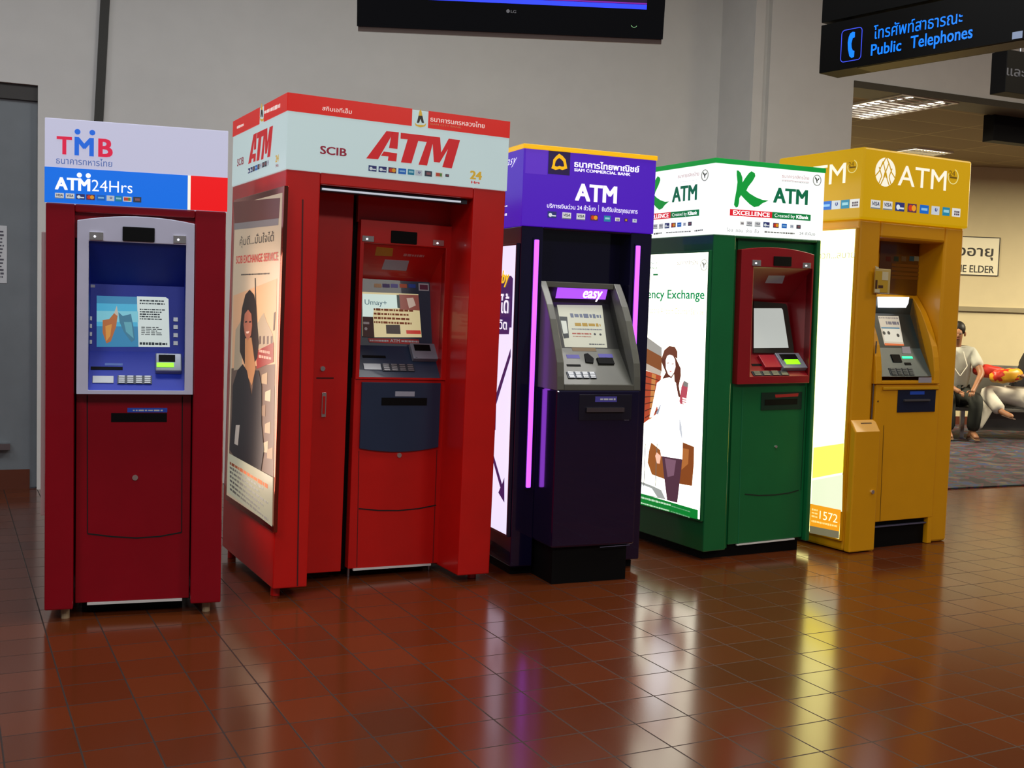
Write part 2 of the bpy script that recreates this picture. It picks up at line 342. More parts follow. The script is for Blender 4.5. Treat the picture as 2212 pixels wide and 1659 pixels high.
fw = Surf(PF, FD, (0, 0, 1), 'E'); fw.N = FNv
mb = MB(); mb.prism([fw.p((-4, 0)), fw.p((7, 0)), fw.p((7, 3.45)), fw.p((-4, 3.45))], -FNv * .1, m_wall2); mb.build('wall_lounge', kind='structure')
mb = MB(); r0 = fw(300, 508)[1]; r1 = fw(300, 535)[1]
mb.prism([fw.p((-4, r1), 0), fw.p((7, r1), 0), fw.p((7, r0), 0), fw.p((-4, r0), 0)], FNv * .04, paint('grey_rail', '#8f8468', .5, 0)); mb.build('trim_4', kind='structure')
mb = MB(); mb.prism([fw.p((-4, .01), 0), fw.p((7, .01), 0), fw.p((7, .12), 0), fw.p((-4, .12), 0)], FNv * .02, m_skirt); mb.build('baseboard_lounge', kind='structure')
# sign for the elderly on the lounge wall
m_ink = mat('sign_ink', '#23201c', .6); m_signw = mat('sign_board', '#e9e2c6', .5)
rt_ = fw(357, 92); rb_ = fw(350, 324); x1 = (rt_[0] + rb_[0]) / 2; x0 = x1 - 1.25; za = rt_[1]; zb = rb_[1]
sg = empty('wall_sign', tuple(fw.p(((x0 + x1) / 2, zb)))); tag(sg, 'white wall sign reading THE ELDER under Thai script, black border, on the cream wall', 'sign')
def world_child(o, root):
    o.parent = root; o.matrix_parent_inverse = root.matrix_world.inverted()
    return o
bpy.context.view_layer.update()
mb = MB(); fw.rect(mb, (x0, zb), (x1, za), m_signw, .012, 0.0, True); world_child(mb.build('board'), sg)
mb = MB(); i = .012; O_ = [(x0, zb), (x1, zb), (x1, za), (x0, za)]; I_ = [(x0 + i, zb + i), (x1 - i, zb + i), (x1 - i, za - i), (x0 + i, za - i)]
mb.ring([fw.p(q, .015) for q in O_], [fw.p(q, .015) for q in I_], -FNv * .003, m_ink); world_child(mb.build('border'), sg)
mb = MB(); bl = fw(150, 200)[1]; tl = fw(150, 152)[1]; xe = fw(316, 200)[0]
fw.text(mb, 'ผู้สูงอายุ', (xe - .80, bl), (xe - .80, tl), (xe, bl), m_ink, .012, ref='อ', off=.013, raw=True)
bl = fw(150, 298)[1]; tl = fw(150, 256)[1]; xe = fw(320, 298)[0]
fw.text(mb, 'FOR THE ELDER', (xe - .87, bl), (xe - .87, tl), (xe, bl), m_ink, .012, off=.013, raw=True); world_child(mb.build('lettering'), sg)
# ceiling lights of the lounge
def troffer(p, ang, L, Wd, label):
    r = empty('ceiling_light', p); r.rotation_euler = (0, 0, ang); tag(r, label, 'ceiling light', 'louvred lights in the lounge ceiling')
    m_l = mat('louvre_steel', '#dcdcd8', .45, .6); tubes = mat('fluorescent_tube', '#fff4e0', .5, 0, 5.0); wf = mat('white_enamel', '#e8e4d8', .5)
    mb = MB(); o = [(-L / 2, -Wd / 2, 0), (L / 2, -Wd / 2, 0), (L / 2, Wd / 2, 0), (-L / 2, Wd / 2, 0)]; i = [(x * .97, y * .94, 0) for x, y, z in o]
    mb.ring(o, i, Vector((0, 0, -.02)), wf); mb.build('frame', r)
    mb = MB(); mb.box((-L / 2 * .97, -Wd / 2 * .94, -.002), (L / 2 * .97, Wd / 2 * .94, -.0005), mat('reflector', '#d4d2cc', .3, .3, .55)); mb.build('reflector', r)
    mb = MB()
    for y in (-.16, .16): mb.tube((-L / 2 * .94, y * Wd / .6, -.012), (L / 2 * .94, y * Wd / .6, -.012), .009, tubes, 8)
    mb.build('tube', r)
    mb = MB(); n = 12
    for k in range(1, n):
        x = -L / 2 + L * k / n; mb.prism([(x - .008, -Wd / 2 * .9, -.020), (x + .008, -Wd / 2 * .9, -.020), (x + .003, -Wd / 2 * .9, -.030), (x - .003, -Wd / 2 * .9, -.030)], Vector((0, Wd * .9, 0)), m_l)
    for y in (-.3, 0, .3): mb.box((-L / 2 * .95, y * Wd - .003, -.032), (L / 2 * .95, y * Wd + .003, -.022), m_l)
    mb.build('louvre', r)
troffer((3.52, 11.2, 3.45), math.radians(27 + 90), 1.15, .72, 'louvred ceiling light nearest the pillar, above the yellow cash machine')
troffer((4.86, 14.15, 3.45), math.radians(27), .62, .6, 'louvred ceiling light farther back, just above the yellow kiosk roof')
# ------------------------------------------------------------------ television hung over the row
tvO = hit(1103, 71, (0, 5.6, 0), Vector((0, -1, 0))); tilt = math.radians(9)
tu = Vector((math.cos(.05), math.sin(.05), 0)); tv_ = Vector((-.02, -math.sin(tilt), math.cos(tilt)))
ts = Surf(tvO, tu, tv_, 'V'); ts.V = (tv_ - tu * tv_.dot(tu)).normalized(); ts.N = ts.U.cross(ts.V)
m_blk = mat('gloss_black', '#060608', .12, 0, 0, .5); m_mblk = mat('matt_black', '#0b0b0d', .6)
a = ts(95, 190); b = ts(2125, 262); TW = b[0] - a[0]; x0, x1 = a[0], b[0]; y0 = 0.0; y1 = TW * .62
tv = empty('television', tuple(ts.p(((x0 + x1) / 2, 0)))); tag(tv, 'large flat black television hanging above the cash machines, blue line on its screen', 'television'); bpy.context.view_layer.update()
mb = MB(); sy = ts(1500, 40)[1]; sx0 = x0 + .07; sx1 = ts(2020, 40)[0]
mb.ring([ts.p(q, 0) for q in [(x0, y0), (x1, y0), (x1, y1), (x0, y1)]], [ts.p(q, 0) for q in [(sx0, sy), (sx1, sy), (sx1, y1 - .06), (sx0, y1 - .06)]], -ts.N * .04, m_blk); world_child(mb.build('bezel'), tv)
mb = MB(); ts.rect(mb, (sx0 - .01, sy - .01), (sx1 + .01, y1 - .05), lit('#281038', .7), .002, -.012, True)
ts.rect(mb, (sx0, sy), (sx1, sy + .022), lit('#2a3cff', 1.6), .001, -.009, True); ts.rect(mb, (sx0, sy + .024), (sx1, sy + .03), lit('#8020a0', 1), .001, -.009, True)
world_child(mb.build('screen'), tv)
mb = MB(); ts.rect(mb, (x0 + .02, y0 + .02), (x1 - .02, y1 - .02), m_mblk, .05, -.09, True); world_child(mb.build('back_shell'), tv)
mb = MB(); ts.rect(mb, (x0 + .005, y0 - .022), (x1 - .005, y0), mat('smoked_trim', '#6e5f58', .35, .4), .03, -.035, True); world_child(mb.build('lower_trim'), tv)
mb = MB(); m_lg = mat('logo_print', '#8d8f95', .4); ts.disc(mb, (1098, 74), .0085, m_lg, .0006, .0002)
ts.text(mb, 'LG', (1116, 85), (1116, 67), (1152, 85), m_lg, .02, off=.0003); world_child(mb.build('logo'), tv)
mb = MB(); c = ts(1935, 160); ts.disc(mb, c, .016, mat('power_light', '#9adf9a', .4, 0, .8), .0006, .0003, True, 10, a0=200, a1=330, r_in=.0145); world_child(mb.build('power_light'), tv)
mb = MB(); mb.tube(ts.p(((x0 + x1) / 2, y1 * .6), -.12), Vector(ts.p(((x0 + x1) / 2, y1 * .6), -.12)) + Vector((0, 0, 2.2)), .03, m_mblk, 14)
ts.rect(mb, ((x0 + x1) / 2 - .15, y1 * .35), ((x0 + x1) / 2 + .15, y1 * .75), m_mblk, .04, -.13, True); world_child(mb.build('ceiling_mount'), tv)
# ------------------------------------------------------------------ hanging signs
Z = Vector((0, 0, 1)); A_ = hit(1768.8, 159, (0, 0, 2.75), Z); B_ = hit(2186, 88.6, (0, 0, 2.75), Z)
pu = (B_ - A_).normalized(); ps = Surf(A_, pu, Z, 'N')
m_sign = mat('satin_black', '#030303', .5); m_sign.node_tree.nodes['Principled BSDF'].inputs['Specular IOR Level'].default_value = .12; m_mblk.node_tree.nodes['Principled BSDF'].inputs['Specular IOR Level'].default_value = .2
L_ = 1.75; hh = ps(150, 260)[1]; TH = .17
def signbox(name, label, z0, z1, u0=0, L=L_, surf=ps, th=TH, mm=None):
    r = empty(name, tuple(surf.p(((u0 + L) / 2, z0), -th / 2))); tag(r, label, 'sign', 'black signs hung from the ceiling'); bpy.context.view_layer.update()
    mb = MB(); surf.rect(mb, (u0, z0), (L, z1), mm or m_sign, th, -th, True); world_child(mb.build('housing', bevel=.004), r); return r
r = signbox('hanging_sign', 'black overhead sign lit in blue with a handset symbol and Public Telephones', 0, hh)
m_under = paint('brown_underside', '#17120a', .5, 0)
mb = MB(); mb.prism([ps.p((.24, -.002), -.012), ps.p((L_ - .02, -.002), -.012), ps.p((L_ - .02, -.002), -TH + .02), ps.p((.24, -.002), -TH + .02)], Vector((0, 0, .002)), m_under); world_child(mb.build('underside_panel'), r)
bl_ = lit('#0c74f8', 1.25)
mb = MB(); ps.text(mb, 'Public', (662, 565), (662, 455), (972, 480), bl_, .014); ps.text(mb, 'Telephones', (1062, 492), (1040, 375), (1693, 352), bl_, .014)
ps.text(mb, 'โทรศัพท์สาธารณะ', (690, 398), (720, 300), (1590, 210), bl_, .006, ref='ท'); world_child(mb.build('lettering'), r)
a = ps(352, 636); b = ps(580, 272); a = (a[0], ps(352, 636)[1]); cx, cy = (a[0] + b[0]) / 2, (a[1] + b[1]) / 2 ; hw = (b[0] - a[0]) / 2; c_lo = ps(465, 618)[1]; c_hi = ps(465, 290)[1]; cy = (c_lo + c_hi) / 2; hv = (c_hi - c_lo) / 2
def rrect(cx, cy, hw, hv, r, n=5):
    o = []
    for sx, sy_, a0 in ((1, -1, -90), (1, 1, 0), (-1, 1, 90), (-1, -1, 180)):
        for i in range(n + 1):
            t = math.radians(a0 + 90 * i / n); o.append((cx + sx * (hw - r) + r * math.cos(t), cy + sy_ * (hv - r) + r * math.sin(t)))
    return o
mb = MB(); mb.ring([ps.p(q, .002) for q in rrect(cx, cy, hw, hv, .022)], [ps.p(q, .002) for q in rrect(cx, cy, hw - .004, hv - .004, .018)], -ps.N * .001, lit('#3c50e8', 1.0))
ps.poly(mb, [(455, 340), (480, 322), (502, 325), (500, 378), (480, 385), (466, 440), (468, 480), (480, 512), (496, 515), (492, 575), (468, 588), (446, 570), (432, 500), (430, 430), (440, 375)], bl_, .001, .001)
world_child(mb.build('handset_symbol'), r)
mb = MB(); a = ps(2092, 400); b = ps(2200, 310); ps.rect(mb, a, b, lit('#8a9ab8', .6), .001, .001, True); world_child(mb.build('side_symbol'), r)
for u in (.12, 1.6): mb = MB(); mb.tube(ps.p((u, hh + .001), -TH / 2), ps.p((u, hh + .014), -TH / 2), .012, m_steel); world_child(mb.build('hanger'), r)
r = signbox('hanging_sign', 'plain black overhead sign stacked above the blue telephone sign', hh + .014, hh + .36)
for u in (.12, 1.6): mb = MB(); mb.tube(ps.p((u, hh + .36), -TH / 2), ps.p((u, WH - 2.75), -TH / 2), .012, m_steel); world_child(mb.build('hanger'), r)
def farsign(px0, py0, py1, dep, label, txt):
    O = hit(px0, py1, (0, dep, 0), Vector((0, -1, 0))); s = Surf(O, WD, Z, 'N'); zt = s.to('F')(px0 + 3, py0)[1]
    r = signbox('hanging_sign', label, 0, zt, 0, 1.3, s, .14, m_mblk)
    if txt:
        mb = MB(); c = s.to('F'); s.text(mb, 'และ', c(2174, 162), c(2174, 146), c(2214, 168), lit('#6a6a70', .4), .01, ref='อ', raw=True); world_child(mb.build('lettering'), r)
    for u in (.2, 1.1): mb = MB(); mb.tube(s.p((u, zt), -.07), s.p((u, 3.45 - O.z if dep > 9.9 else WH - O.z), -.07), .01, m_steel); world_child(mb.build('hanger'), r)
farsign(2171, 106, 198, 8.2, 'small black hanging sign with faint Thai letters at the right edge', True)
farsign(2145.5, 213, 303, 11.4, 'small blank black hanging sign, lower of the two at the right edge', False)
# ------------------------------------------------------------------ cash machine kiosks
m_slot = mat('slot_black', '#040405', .6); m_slot.node_tree.nodes['Principled BSDF'].inputs['Specular IOR Level'].default_value = .15; m_chrome = mat('chrome', '#e4e0dc', .2, .85); m_key = mat('keypad_steel', '#8a8c90', .35, .9)
m_grey = paint('sticker_silver', '#a2a6b4', .4, .1); m_bezel = mat('clear_bezel', '#8d93a0', .15, .3); m_alu = mat('anodised_trim', '#9a9aa0', .25, 1)
m_green = mat('reader_light', '#84f410', .4, 0, 1.25); m_seam = mat('panel_gap', '#0a0405', .8)
glass = mat('glass_sheet', '#ffffff', .03)
def glassmat():
    m = bpy.data.materials.new('glass_sheet'); m.use_nodes = True; nt = m.node_tree; nt.nodes.clear()
    o = nt.nodes.new('ShaderNodeOutputMaterial'); t = nt.nodes.new('ShaderNodeBsdfTransparent'); g = nt.nodes.new('ShaderNodeBsdfGlossy'); x = nt.nodes.new('ShaderNodeMixShader'); f = nt.nodes.new('ShaderNodeFresnel')
    g.inputs['Roughness'].default_value = .04; f.inputs[0].default_value = 1.4
    nt.links.new(f.outputs[0], x.inputs[0]); nt.links.new(t.outputs[0], x.inputs[1]); nt.links.new(g.outputs[0], x.inputs[2]); nt.links.new(x.outputs[0], o.inputs[0]); return m
glass = glassmat()
def shell(k, m, uL, uR, zT, zH, back=.03, bevel=.006, y0=0):
    mb = MB(); z = k.Z0
    mb.box((0, y0, z), (uL, k.d, zH), m); mb.box((uR, y0, z), (k.w, k.d, zH), m); mb.box((uL, y0, zT), (uR, k.d, zH), m); mb.box((uL, k.d - back, z), (uR, k.d, zT), m)
    return mb.build('cabinet', k.root, bevel)
def header(k, m, zH, e=.004, name='header_sign', bevel=.003):
    mb = MB(); mb.box((-e, -e, zH), (k.w + e, k.d + e, k.h), m); return mb.build(name, k.root, bevel)
def zat(k, d, crop, x, y): return FR(k, d, crop)(x, y)[1]
def xat(k, d, crop, x, y): return FR(k, d, crop)(x, y)[0]
def segs(k, x0, x1, prof, mats, names, cheek, t=.004):
    """slanting back panels of a recess, from its top edge down, and its two cheeks"""
    out = []
    for (a, b, m, n) in zip(prof[:-1], prof[1:], mats, names):
        mb = MB(); mb.prism([(x0, a[0], a[1]), (x1, a[0], a[1]), (x1, b[0], b[1]), (x0, b[0], b[1])], Vector((0, t, 0)), m); out.append(mb.build(n, k.root))
    P = [(p[0], p[1]) for p in prof]
    for x, s in ((x0, -1), (x1, 1)): mb = MB(); mb.prism([(x, y, z) for y, z in P], Vector((s * .004, 0, 0)), cheek); out.append(mb.build('recess_cheek', k.root))
    return out
def lamps(k, s, crop, pairs, parent, dome=True):
    s = s.to(crop)
    for a, b in pairs:
        mb = MB(); s.rect(mb, a, b, m_chrome, .006); A = s(*a); B = s(*b); c = ((A[0] + B[0]) / 2, (A[1] + B[1]) / 2)
        s.disc(mb, (c[0] - .006, c[1] - .002), .0045, mat('lens_glint', '#f0f0ff', .2, 0, 1.6), .004, .006, True)  # small glowing disc stands for the highlight on the lens
        mb.build('fascia_lamp', parent, .002)
def reader(k, s, parent, a, b, ga, gb, mg=m_green):
    mb = MB(); s.rect(mb, a, b, m_bezel, .03); o = mb.build('card_reader', parent, .004)
    mb = MB(); A = s(*a); B = s(*b); w = B[0] - A[0]; h = abs(B[1] - A[1]); x0, y0 = min(A[0], B[0]), min(A[1], B[1])
    s.rect(mb, (x0 + .12 * w, y0 + .5 * h), (x0 + .75 * w, y0 + .9 * h), m_slot, .001, .03, True); mb.build('card_slot', o)
    mb = MB(); g0 = s(*ga); g1 = s(*gb); s.rect(mb, g0, g1, mg, .003, .03, True); mb.build('reader_light', o)
def keypad(s, parent, a, b, m=m_key):
    mb = MB(); A = s(*a); B = s(*b); x0, x1 = sorted((A[0], B[0])); y0, y1 = sorted((A[1], B[1]))
    s.rect(mb, (x0, y0), (x1, y1), mat('keypad_plate', '#3c4048', .4, .5), .004, 0, True); o = mb.build('keypad', parent)
    mb = MB()
    for i in range(4):
        for j in range(4):
            w = (x1 - x0) / 4; h = (y1 - y0) / 4; s.rect(mb, (x0 + w * (i + .15), y0 + h * (j + .15)), (x0 + w * (i + .85), y0 + h * (j + .85)), m, .004, .004, True)
    mb.build('keys', o)
def item(name, parent, f, bevel=0, **kw):
    mb = MB(); f(mb); return mb.build(name, parent, bevel, **kw)
def seam(s, pts, m=m_seam, w=.004, name='panel_seam', parent=None, off=.0004, t=.0012):
    uv = [s(*p) for p in pts]; mb = MB()
    for a, b in zip(uv[:-1], uv[1:]):
        d = Vector((b[0] - a[0], b[1] - a[1])); n = Vector((-d.y, d.x)).normalized() * w / 2
        s.poly(mb, [(a[0] - n.x, a[1] - n.y), (b[0] - n.x, b[1] - n.y), (b[0] + n.x, b[1] + n.y), (a[0] + n.x, a[1] + n.y)], m, t, off, True)
    return mb.build(name, parent)
def level(o, k): o.rotation_euler = (0, -k.lean, 0); o.location = (0, 0, 0); return o
def mapped(src, A, B):                     # shapes measured in box A moved to box B (x0,y0,x1,y1)
    return [[(B[0] + (x - A[0]) / (A[2] - A[0]) * (B[2] - B[0]), B[1] + (y - A[1]) / (A[3] - A[1]) * (B[3] - B[1])) for x, y in p] for p in src]

# ======== first kiosk: crimson with a white and blue header
k = Kiosk('atm_kiosk', -1.957, 4.769, 17.8, .728, .75, 2.120, 0, dict(TL=(98, 256), TR=(489, 280), BL=(94, 1321), BR=(477, 1299.5)),
          'crimson cash machine kiosk under a white and blue header, first from the left')
root = k.root; red = paint('crimson_lacquer', '#8e0318', .22, .4); F0 = FR(k, 0, 'T'); F2 = FR(k, 0, 'T2')
zH = F0(900, 850)[1]; zT = F0(900, 905)[1]; uL = F2(402, 900)[0]; uR = F2(1052, 1300)[0]; DF = .06
body = shell(k, red, uL, uR, zT, zH)
white = lit('#d2d2ec', .62)
hd = header(k, white, zH); s = FR(k, -.004, 'T')
zb = (s(305, 583)[1] + s(1555, 640)[1]) / 2; xs0, xs1 = s(1288, 750)[0], s(1308, 750)[0]
def f(mb):
    s.rect(mb, (-.004, zH), (xs0, zb), lit('#0a6ce0', .85), .003, 0, True); s.rect(mb, (xs0, zH), (xs1, zb), lit('#f2eee0', .9), .003, 0, True); s.rect(mb, (xs1, zH), (k.w + .004, zb), lit('#f00a10', .8), .003, 0, True)
item('colour_band', hd, f)
tm_r = lit('#d81e46', .8); tm_b = lit('#1e66d8', .8)
def f(mb):
    s.text(mb, 'T', (386, 490), (386, 372), (492, 490), tm_r, .03); s.text(mb, 'M', (509, 497), (509, 376), (642, 500), tm_b, .03); s.text(mb, 'B', (672, 505), (672, 385), (772, 508), tm_r, .03)
    s.disc(mb, (530, 338), .0115, tm_b, .001, .001); s.disc(mb, (632, 343), .0115, tm_b, .001, .001)
    s.text(mb, 'ธนาคารทหารไทย', (383, 558), (383, 524), (768, 576), lit('#5a72b0', .7), .006, ref='น')
item('bank_lettering', hd, f)
wt = lit('#f4f8ff', 1.0)
def f(mb):
    s.text(mb, 'ATM', (375, 735), (375, 654), (618, 745), wt, .035, off=.004); s.text(mb, '24Hrs', (628, 746), (628, 668), (908, 756), wt, -.004, off=.004)
    s.disc(mb, (543, 637), .010, wt, .001, .004); s.disc(mb, (604, 640), .010, wt, .001, .004)
item('lettering', hd, f)
for x, kd in zip((406, 479, 551, 620, 692, 757, 813, 873, 941), ('visa', 'visa', 'plus', 'master', 'blue', 'pale', 'cyan', 'swirl', 'dark')):
    s.card((x, 780 + (x - 406) * .04), .034, kd, hd, .004, em=.6)
# inner machine
zMB = zat(k, DF, 'T2', 700, 1545) + .0
mach = item('machine_front', root, lambda mb: mb.box((uL + .006, DF, .062), (uR - .004, k.d - .04, F2(700, 392)[1]), red), .003)
ff = FR(k, -.012, 'T')                      # silver surround stands a little proud
top = arch(ff, 528, 946, 860, 916, 1338, 962, 10); x0, x1 = top[0][0], top[-1][0]; zb0 = FR(k, -.012, 'T2')(700, 387)[1]
ix0, iz1 = ff(608, 1095)[0], ff(900, 1097)[1]; ix1 = FR(k, -.012, 'T2')(1016, 200)[0]; iz0 = FR(k, -.012, 'T2')(700, 366)[1]
n = len(top); inner_top = [(ix0 + (ix1 - ix0) * i / (n - 1), iz1) for i in range(n)]
silver = paint('silver_surround', '#c8c8de', .35, .2)
fr = item('surround', root, lambda mb: mb.ring([ff.p(q) for q in top + [(x1, zb0), (x0, zb0)]], [ff.p(q) for q in inner_top + [(ix1, iz0), (ix0, iz0)]], Vector((0, .07, 0)), silver), .003, label='silver arched surround')
item('upper_backing', root, lambda mb: mb.box((uL, .03, iz1 + .012), (uR, .058, zT), red))
item('security_camera', fr, lambda mb: ff.rect(mb, (840, 1085), (1062, 995), m_slot, .008), .003)
lamps(k, ff, 'T', [((612, 1080), (708, 1030)), ((1190, 1095), (1278, 1047))], fr)
blue = paint('blue_plastic', '#0a2eb4', .5, 0); dblue = paint('deep_blue_plastic', '#0a2a98', .5, 0)
T3 = 'T3'; zA, zB, zC, zD = iz1, zat(k, .18, T3, 500, 620), zat(k, .12, T3, 500, 1230), iz0
sg_ = segs(k, ix0, ix1, [(.0, zA), (.18, zB), (.12, zC), (.005, zD)], [dblue, blue, blue], ['upper_panel', 'monitor_panel', 'console'], blue)
mon = SL(k, (.12, zC), (.18, zB), T3); con = SL(k, (.005, zD), (.12, zC), T3)
def f(mb):
    L = lit
    c1, c2, c3 = L('#3cb4dc', .6), L('#1c84b4', .6), L('#2a8fae', .5)
    mon.poly(mb, [(160, 720), (540, 728), (545, 1185), (160, 1190)], c2, .001)
    mon.poly(mb, [(160, 790), (540, 795), (543, 1000), (160, 1000)], c1, .0004, .001)
    mon.poly(mb, [(160, 860), (540, 860), (543, 960), (160, 960)], L('#7ccfe0', .6), .0004, .0014)
    mon.poly(mb, [(530, 722), (795, 728), (820, 745), (832, 1185), (545, 1185)], L('#d0dcd8', .7), .0006, .001)
    mon.poly(mb, [(215, 945), (275, 935), (320, 880), (352, 905), (340, 1000), (290, 1140), (250, 1158), (215, 1060)], L('#b8641c', .6), .0004, .002)
    mon.poly(mb, [(240, 1000), (300, 980), (285, 1090), (248, 1140)], L('#dc9430', .6), .0004, .0025)
    mon.poly(mb, [(320, 880), (345, 810), (360, 905), (350, 905)], L('#c8c0b0', .6), .0004, .0028)
    mon.poly(mb, [(360, 870), (400, 905), (475, 885), (500, 1010), (512, 1120), (480, 1145), (410, 1050), (370, 960)], L('#2c7896', .6), .0004, .002)
    mon.poly(mb, [(410, 960), (480, 960), (500, 1110), (430, 1050)], L('#5aa8b8', .6), .0004, .0025)
    mon.scribble(mb, (555, 800), (790, 752), mat('print_grey', '#4a565c', .8), 2, .012, .002); mon.scribble(mb, (555, 940), (790, 835), mat('print_grey', '#4a565c', .8), 5, .012, .002)
    mon.scribble(mb, (570, 1080), (760, 1000), mat('print_pale', '#8a9494', .8), 5, .02, .002); mon.scribble(mb, (555, 1178), (812, 1135), mat('print_grey', '#4a565c', .8), 1, .012, .002)
item('screen', root, f, label='lit screen showing two clinking glasses and a block of text')
for y in (928, 998, 1072, 1145):
    item('menu_button', sg_[1], lambda mb: mon.rect(mb, (84, y + 20), (118, y - 16), m_key, .004)); item('menu_button', sg_[1], lambda mb: mon.rect(mb, (866, y + 22), (906, y - 14), m_key, .004))
item('card_label', sg_[1], lambda mb: mon.rect(mb, (84, 645), (145, 620), m_grey, .001))
item('receipt_slot', sg_[2], lambda mb: con.rect(mb, (105, 1402), (400, 1374), m_slot, .002)); item('slot_label', sg_[2], lambda mb: con.rect(mb, (235, 1360), (400, 1340), paint('pale_blue_label', '#5a7ac8', .5, 0), .001))
item('contact_pad', sg_[2], lambda mb: con.rect(mb, (120, 1525), (318, 1460), m_key, .004), .001)
keypad(con, sg_[2], (350, 1530), (668, 1455)); reader(k, con, sg_[2], (700, 1435), (940, 1275), (712, 1403), (868, 1366))
# lower door
fm = FR(k, DF, 'T2')
slot = item('slot_surround', mach, lambda mb: fm.rect(mb, (610, 540), (918, 488), m_slot, .002))
def f(mb): fm.rect(mb, (700, 486), (920, 460), mat('blue_label', '#1c4cc0', .5), .002); fm.scribble(mb, (730, 482), (895, 466), m_paper, 1, .02, .002)
item('slot_label', mach, f)
seam(fm, [(478, 395), (480, 1155)], parent=mach, name='door_seam'); seam(fm, [(1003, 395), (1000, 1145)], parent=mach, name='door_seam')
seam(fm, [(480, 1157), (620, 1172), (750, 1178), (880, 1168), (1000, 1145)], parent=mach, name='door_seam', w=.006)
item('key_lock', mach, lambda mb: fm.disc(mb, (743, 845), .012, m_chrome, .006))
def f(mb): a = fm(478, 1545)[0]; b = fm(1003, 1520)[0]; mb.box((a, DF - .006, .052), (b, DF + .01, .062), mat('bare_edge', '#d4d0cc', .4))
item('bottom_edge', mach, f)
for x in (.08, k.w - .06):
    for y in (.06, k.d - .06): item('foot', root, lambda mb: foot(mb, x, y, mat('foot_rubber', '#a08868', .7), .051))
item('machine_base', root, lambda mb: mb.box((uL + .03, .14, 0), (uR - .03, k.d - .05, .0615), m_slot))
# lightboxes on both flanks
def lightbox(k, x, m_frame, m_panel, y0, y1, z0, z1, name='side_lightbox', fwid=.03, t=.02):
    sgn = -1 if x <= 0 else 1; mb = MB(); xo = x + sgn * t
    o = [(x, y0, z0), (x, y1, z0), (x, y1, z1), (x, y0, z1)]; i = [(x, y0 + fwid, z0 + fwid), (x, y1 - fwid, z0 + fwid), (x, y1 - fwid, z1 - fwid), (x, y0 + fwid, z1 - fwid)]
    mb.ring(o, i, Vector((sgn * t, 0, 0)), m_frame); fr = mb.build(name, k.root, .003)
    mb = MB(); mb.prism([(x, y0 + fwid, z0 + fwid), (x, y1 - fwid, z0 + fwid), (x, y1 - fwid, z1 - fwid), (x, y0 + fwid, z1 - fwid)], Vector((sgn * t, 0, 0)), m_panel)
    mb.build('lit_panel', fr); return fr
pz0 = SD(k, 0, 'T2')(205, 1150)[1]; pz1 = SD(k, 0, 'T')(270, 1000)[1]
lightbox(k, 0, mat('polished_frame', '#d8b8b8', .3, .5), lit('#d8c8c0', 1.2), .05, k.d - .05, pz0, pz1)
lightbox(k, k.w, red, lit('#ffe0cc', 5), .05, k.d - .05, pz0, pz1, t=.004)

# ======== second kiosk: scarlet, the widest
k = Kiosk('atm_kiosk', -1.087, 5.251, 27.4, 1.127, 1.016, 2.338, .85, dict(TL=(629, 206), TR=(1098, 258), BL=(584, 1269), BR=(1059, 1241)),
          'widest and tallest kiosk, bright red with a pale ATM header, second from the left')
root = k.root; red = paint('scarlet_lacquer', '#c4100a', .35, .25); F0 = FR(k, 0, 'S'); F2 = FR(k, 0, 'S2')
zH = (F0(510, 645)[1] + F0(2110, 770)[1]) / 2; uL = F2(425, 1500)[0]; uR = (F2(1093, 1500)[0] + F0(1865, 860)[0]) / 2 + .01; zT = F0(1100, 775)[1] ; DF = .26
uL = (uL + F0(745, 900)[0]) / 2
body = shell(k, red, uL, uR, zT, zH)
hw_ = lit('#c2d6d6', .66); hd = header(k, hw_, zH); s = FR(k, -.004, 'S'); sd = SD(k, -.004, 'S')
zr = (s(520, 216)[1] + s(2128, 380)[1]) / 2; ga, gb = s(1433, 250)[0], s(1552, 260)[0]; gsa, gsb = sd(328, 250)[0], sd(362, 240)[0]; rd = lit('#c81c14', .75)
def f(mb):
    s.rect(mb, (-.004, zr), (ga, k.h + .003), rd, .003, 0, True); s.rect(mb, (gb, zr), (k.w + .004, k.h + .003), rd, .003, 0, True)
    sd.rect(mb, (-k.d - .004, zr), (gsa, k.h + .003), rd, .003, 0, True); sd.rect(mb, (gsb, zr), (.004, k.h + .003), rd, .003, 0, True)
item('red_band', hd, f, label='red band along the top of the header, broken by a white gap')
gold = lit('#c8a030', .7); dk = lit('#2c2420', .5)
def f(mb, s=s, c=(1495, 262), q=1.0):
    s.poly(mb, [(c[0] - 8 * q, c[1] - 62), (c[0], c[1] - 78), (c[0] + 8 * q, c[1] - 62), (c[0] + 14 * q, c[1] - 30), (c[0] - 14 * q, c[1] - 30)], gold, .001, .001)
    s.poly(mb, [(c[0] - 14 * q, c[1] - 30), (c[0] + 14 * q, c[1] - 30), (c[0] + 26 * q, c[1] + 22), (c[0] + 10 * q, c[1] + 22), (c[0], c[1] - 8), (c[0] - 10 * q, c[1] + 22), (c[0] - 26 * q, c[1] + 22)], dk, .001, .001)
    s.poly(mb, [(c[0] - 42 * q, c[1] + 20), (c[0] - 26 * q, c[1] + 36), (c[0] + 26 * q, c[1] + 38), (c[0] + 42 * q, c[1] + 22), (c[0] + 34 * q, c[1] + 46), (c[0], c[1] + 56), (c[0] - 34 * q, c[1] + 44)], gold, .001, .001)
item('bank_emblem', hd, f); item('bank_emblem', hd, lambda mb: f(mb, sd, (345, 240), .36))
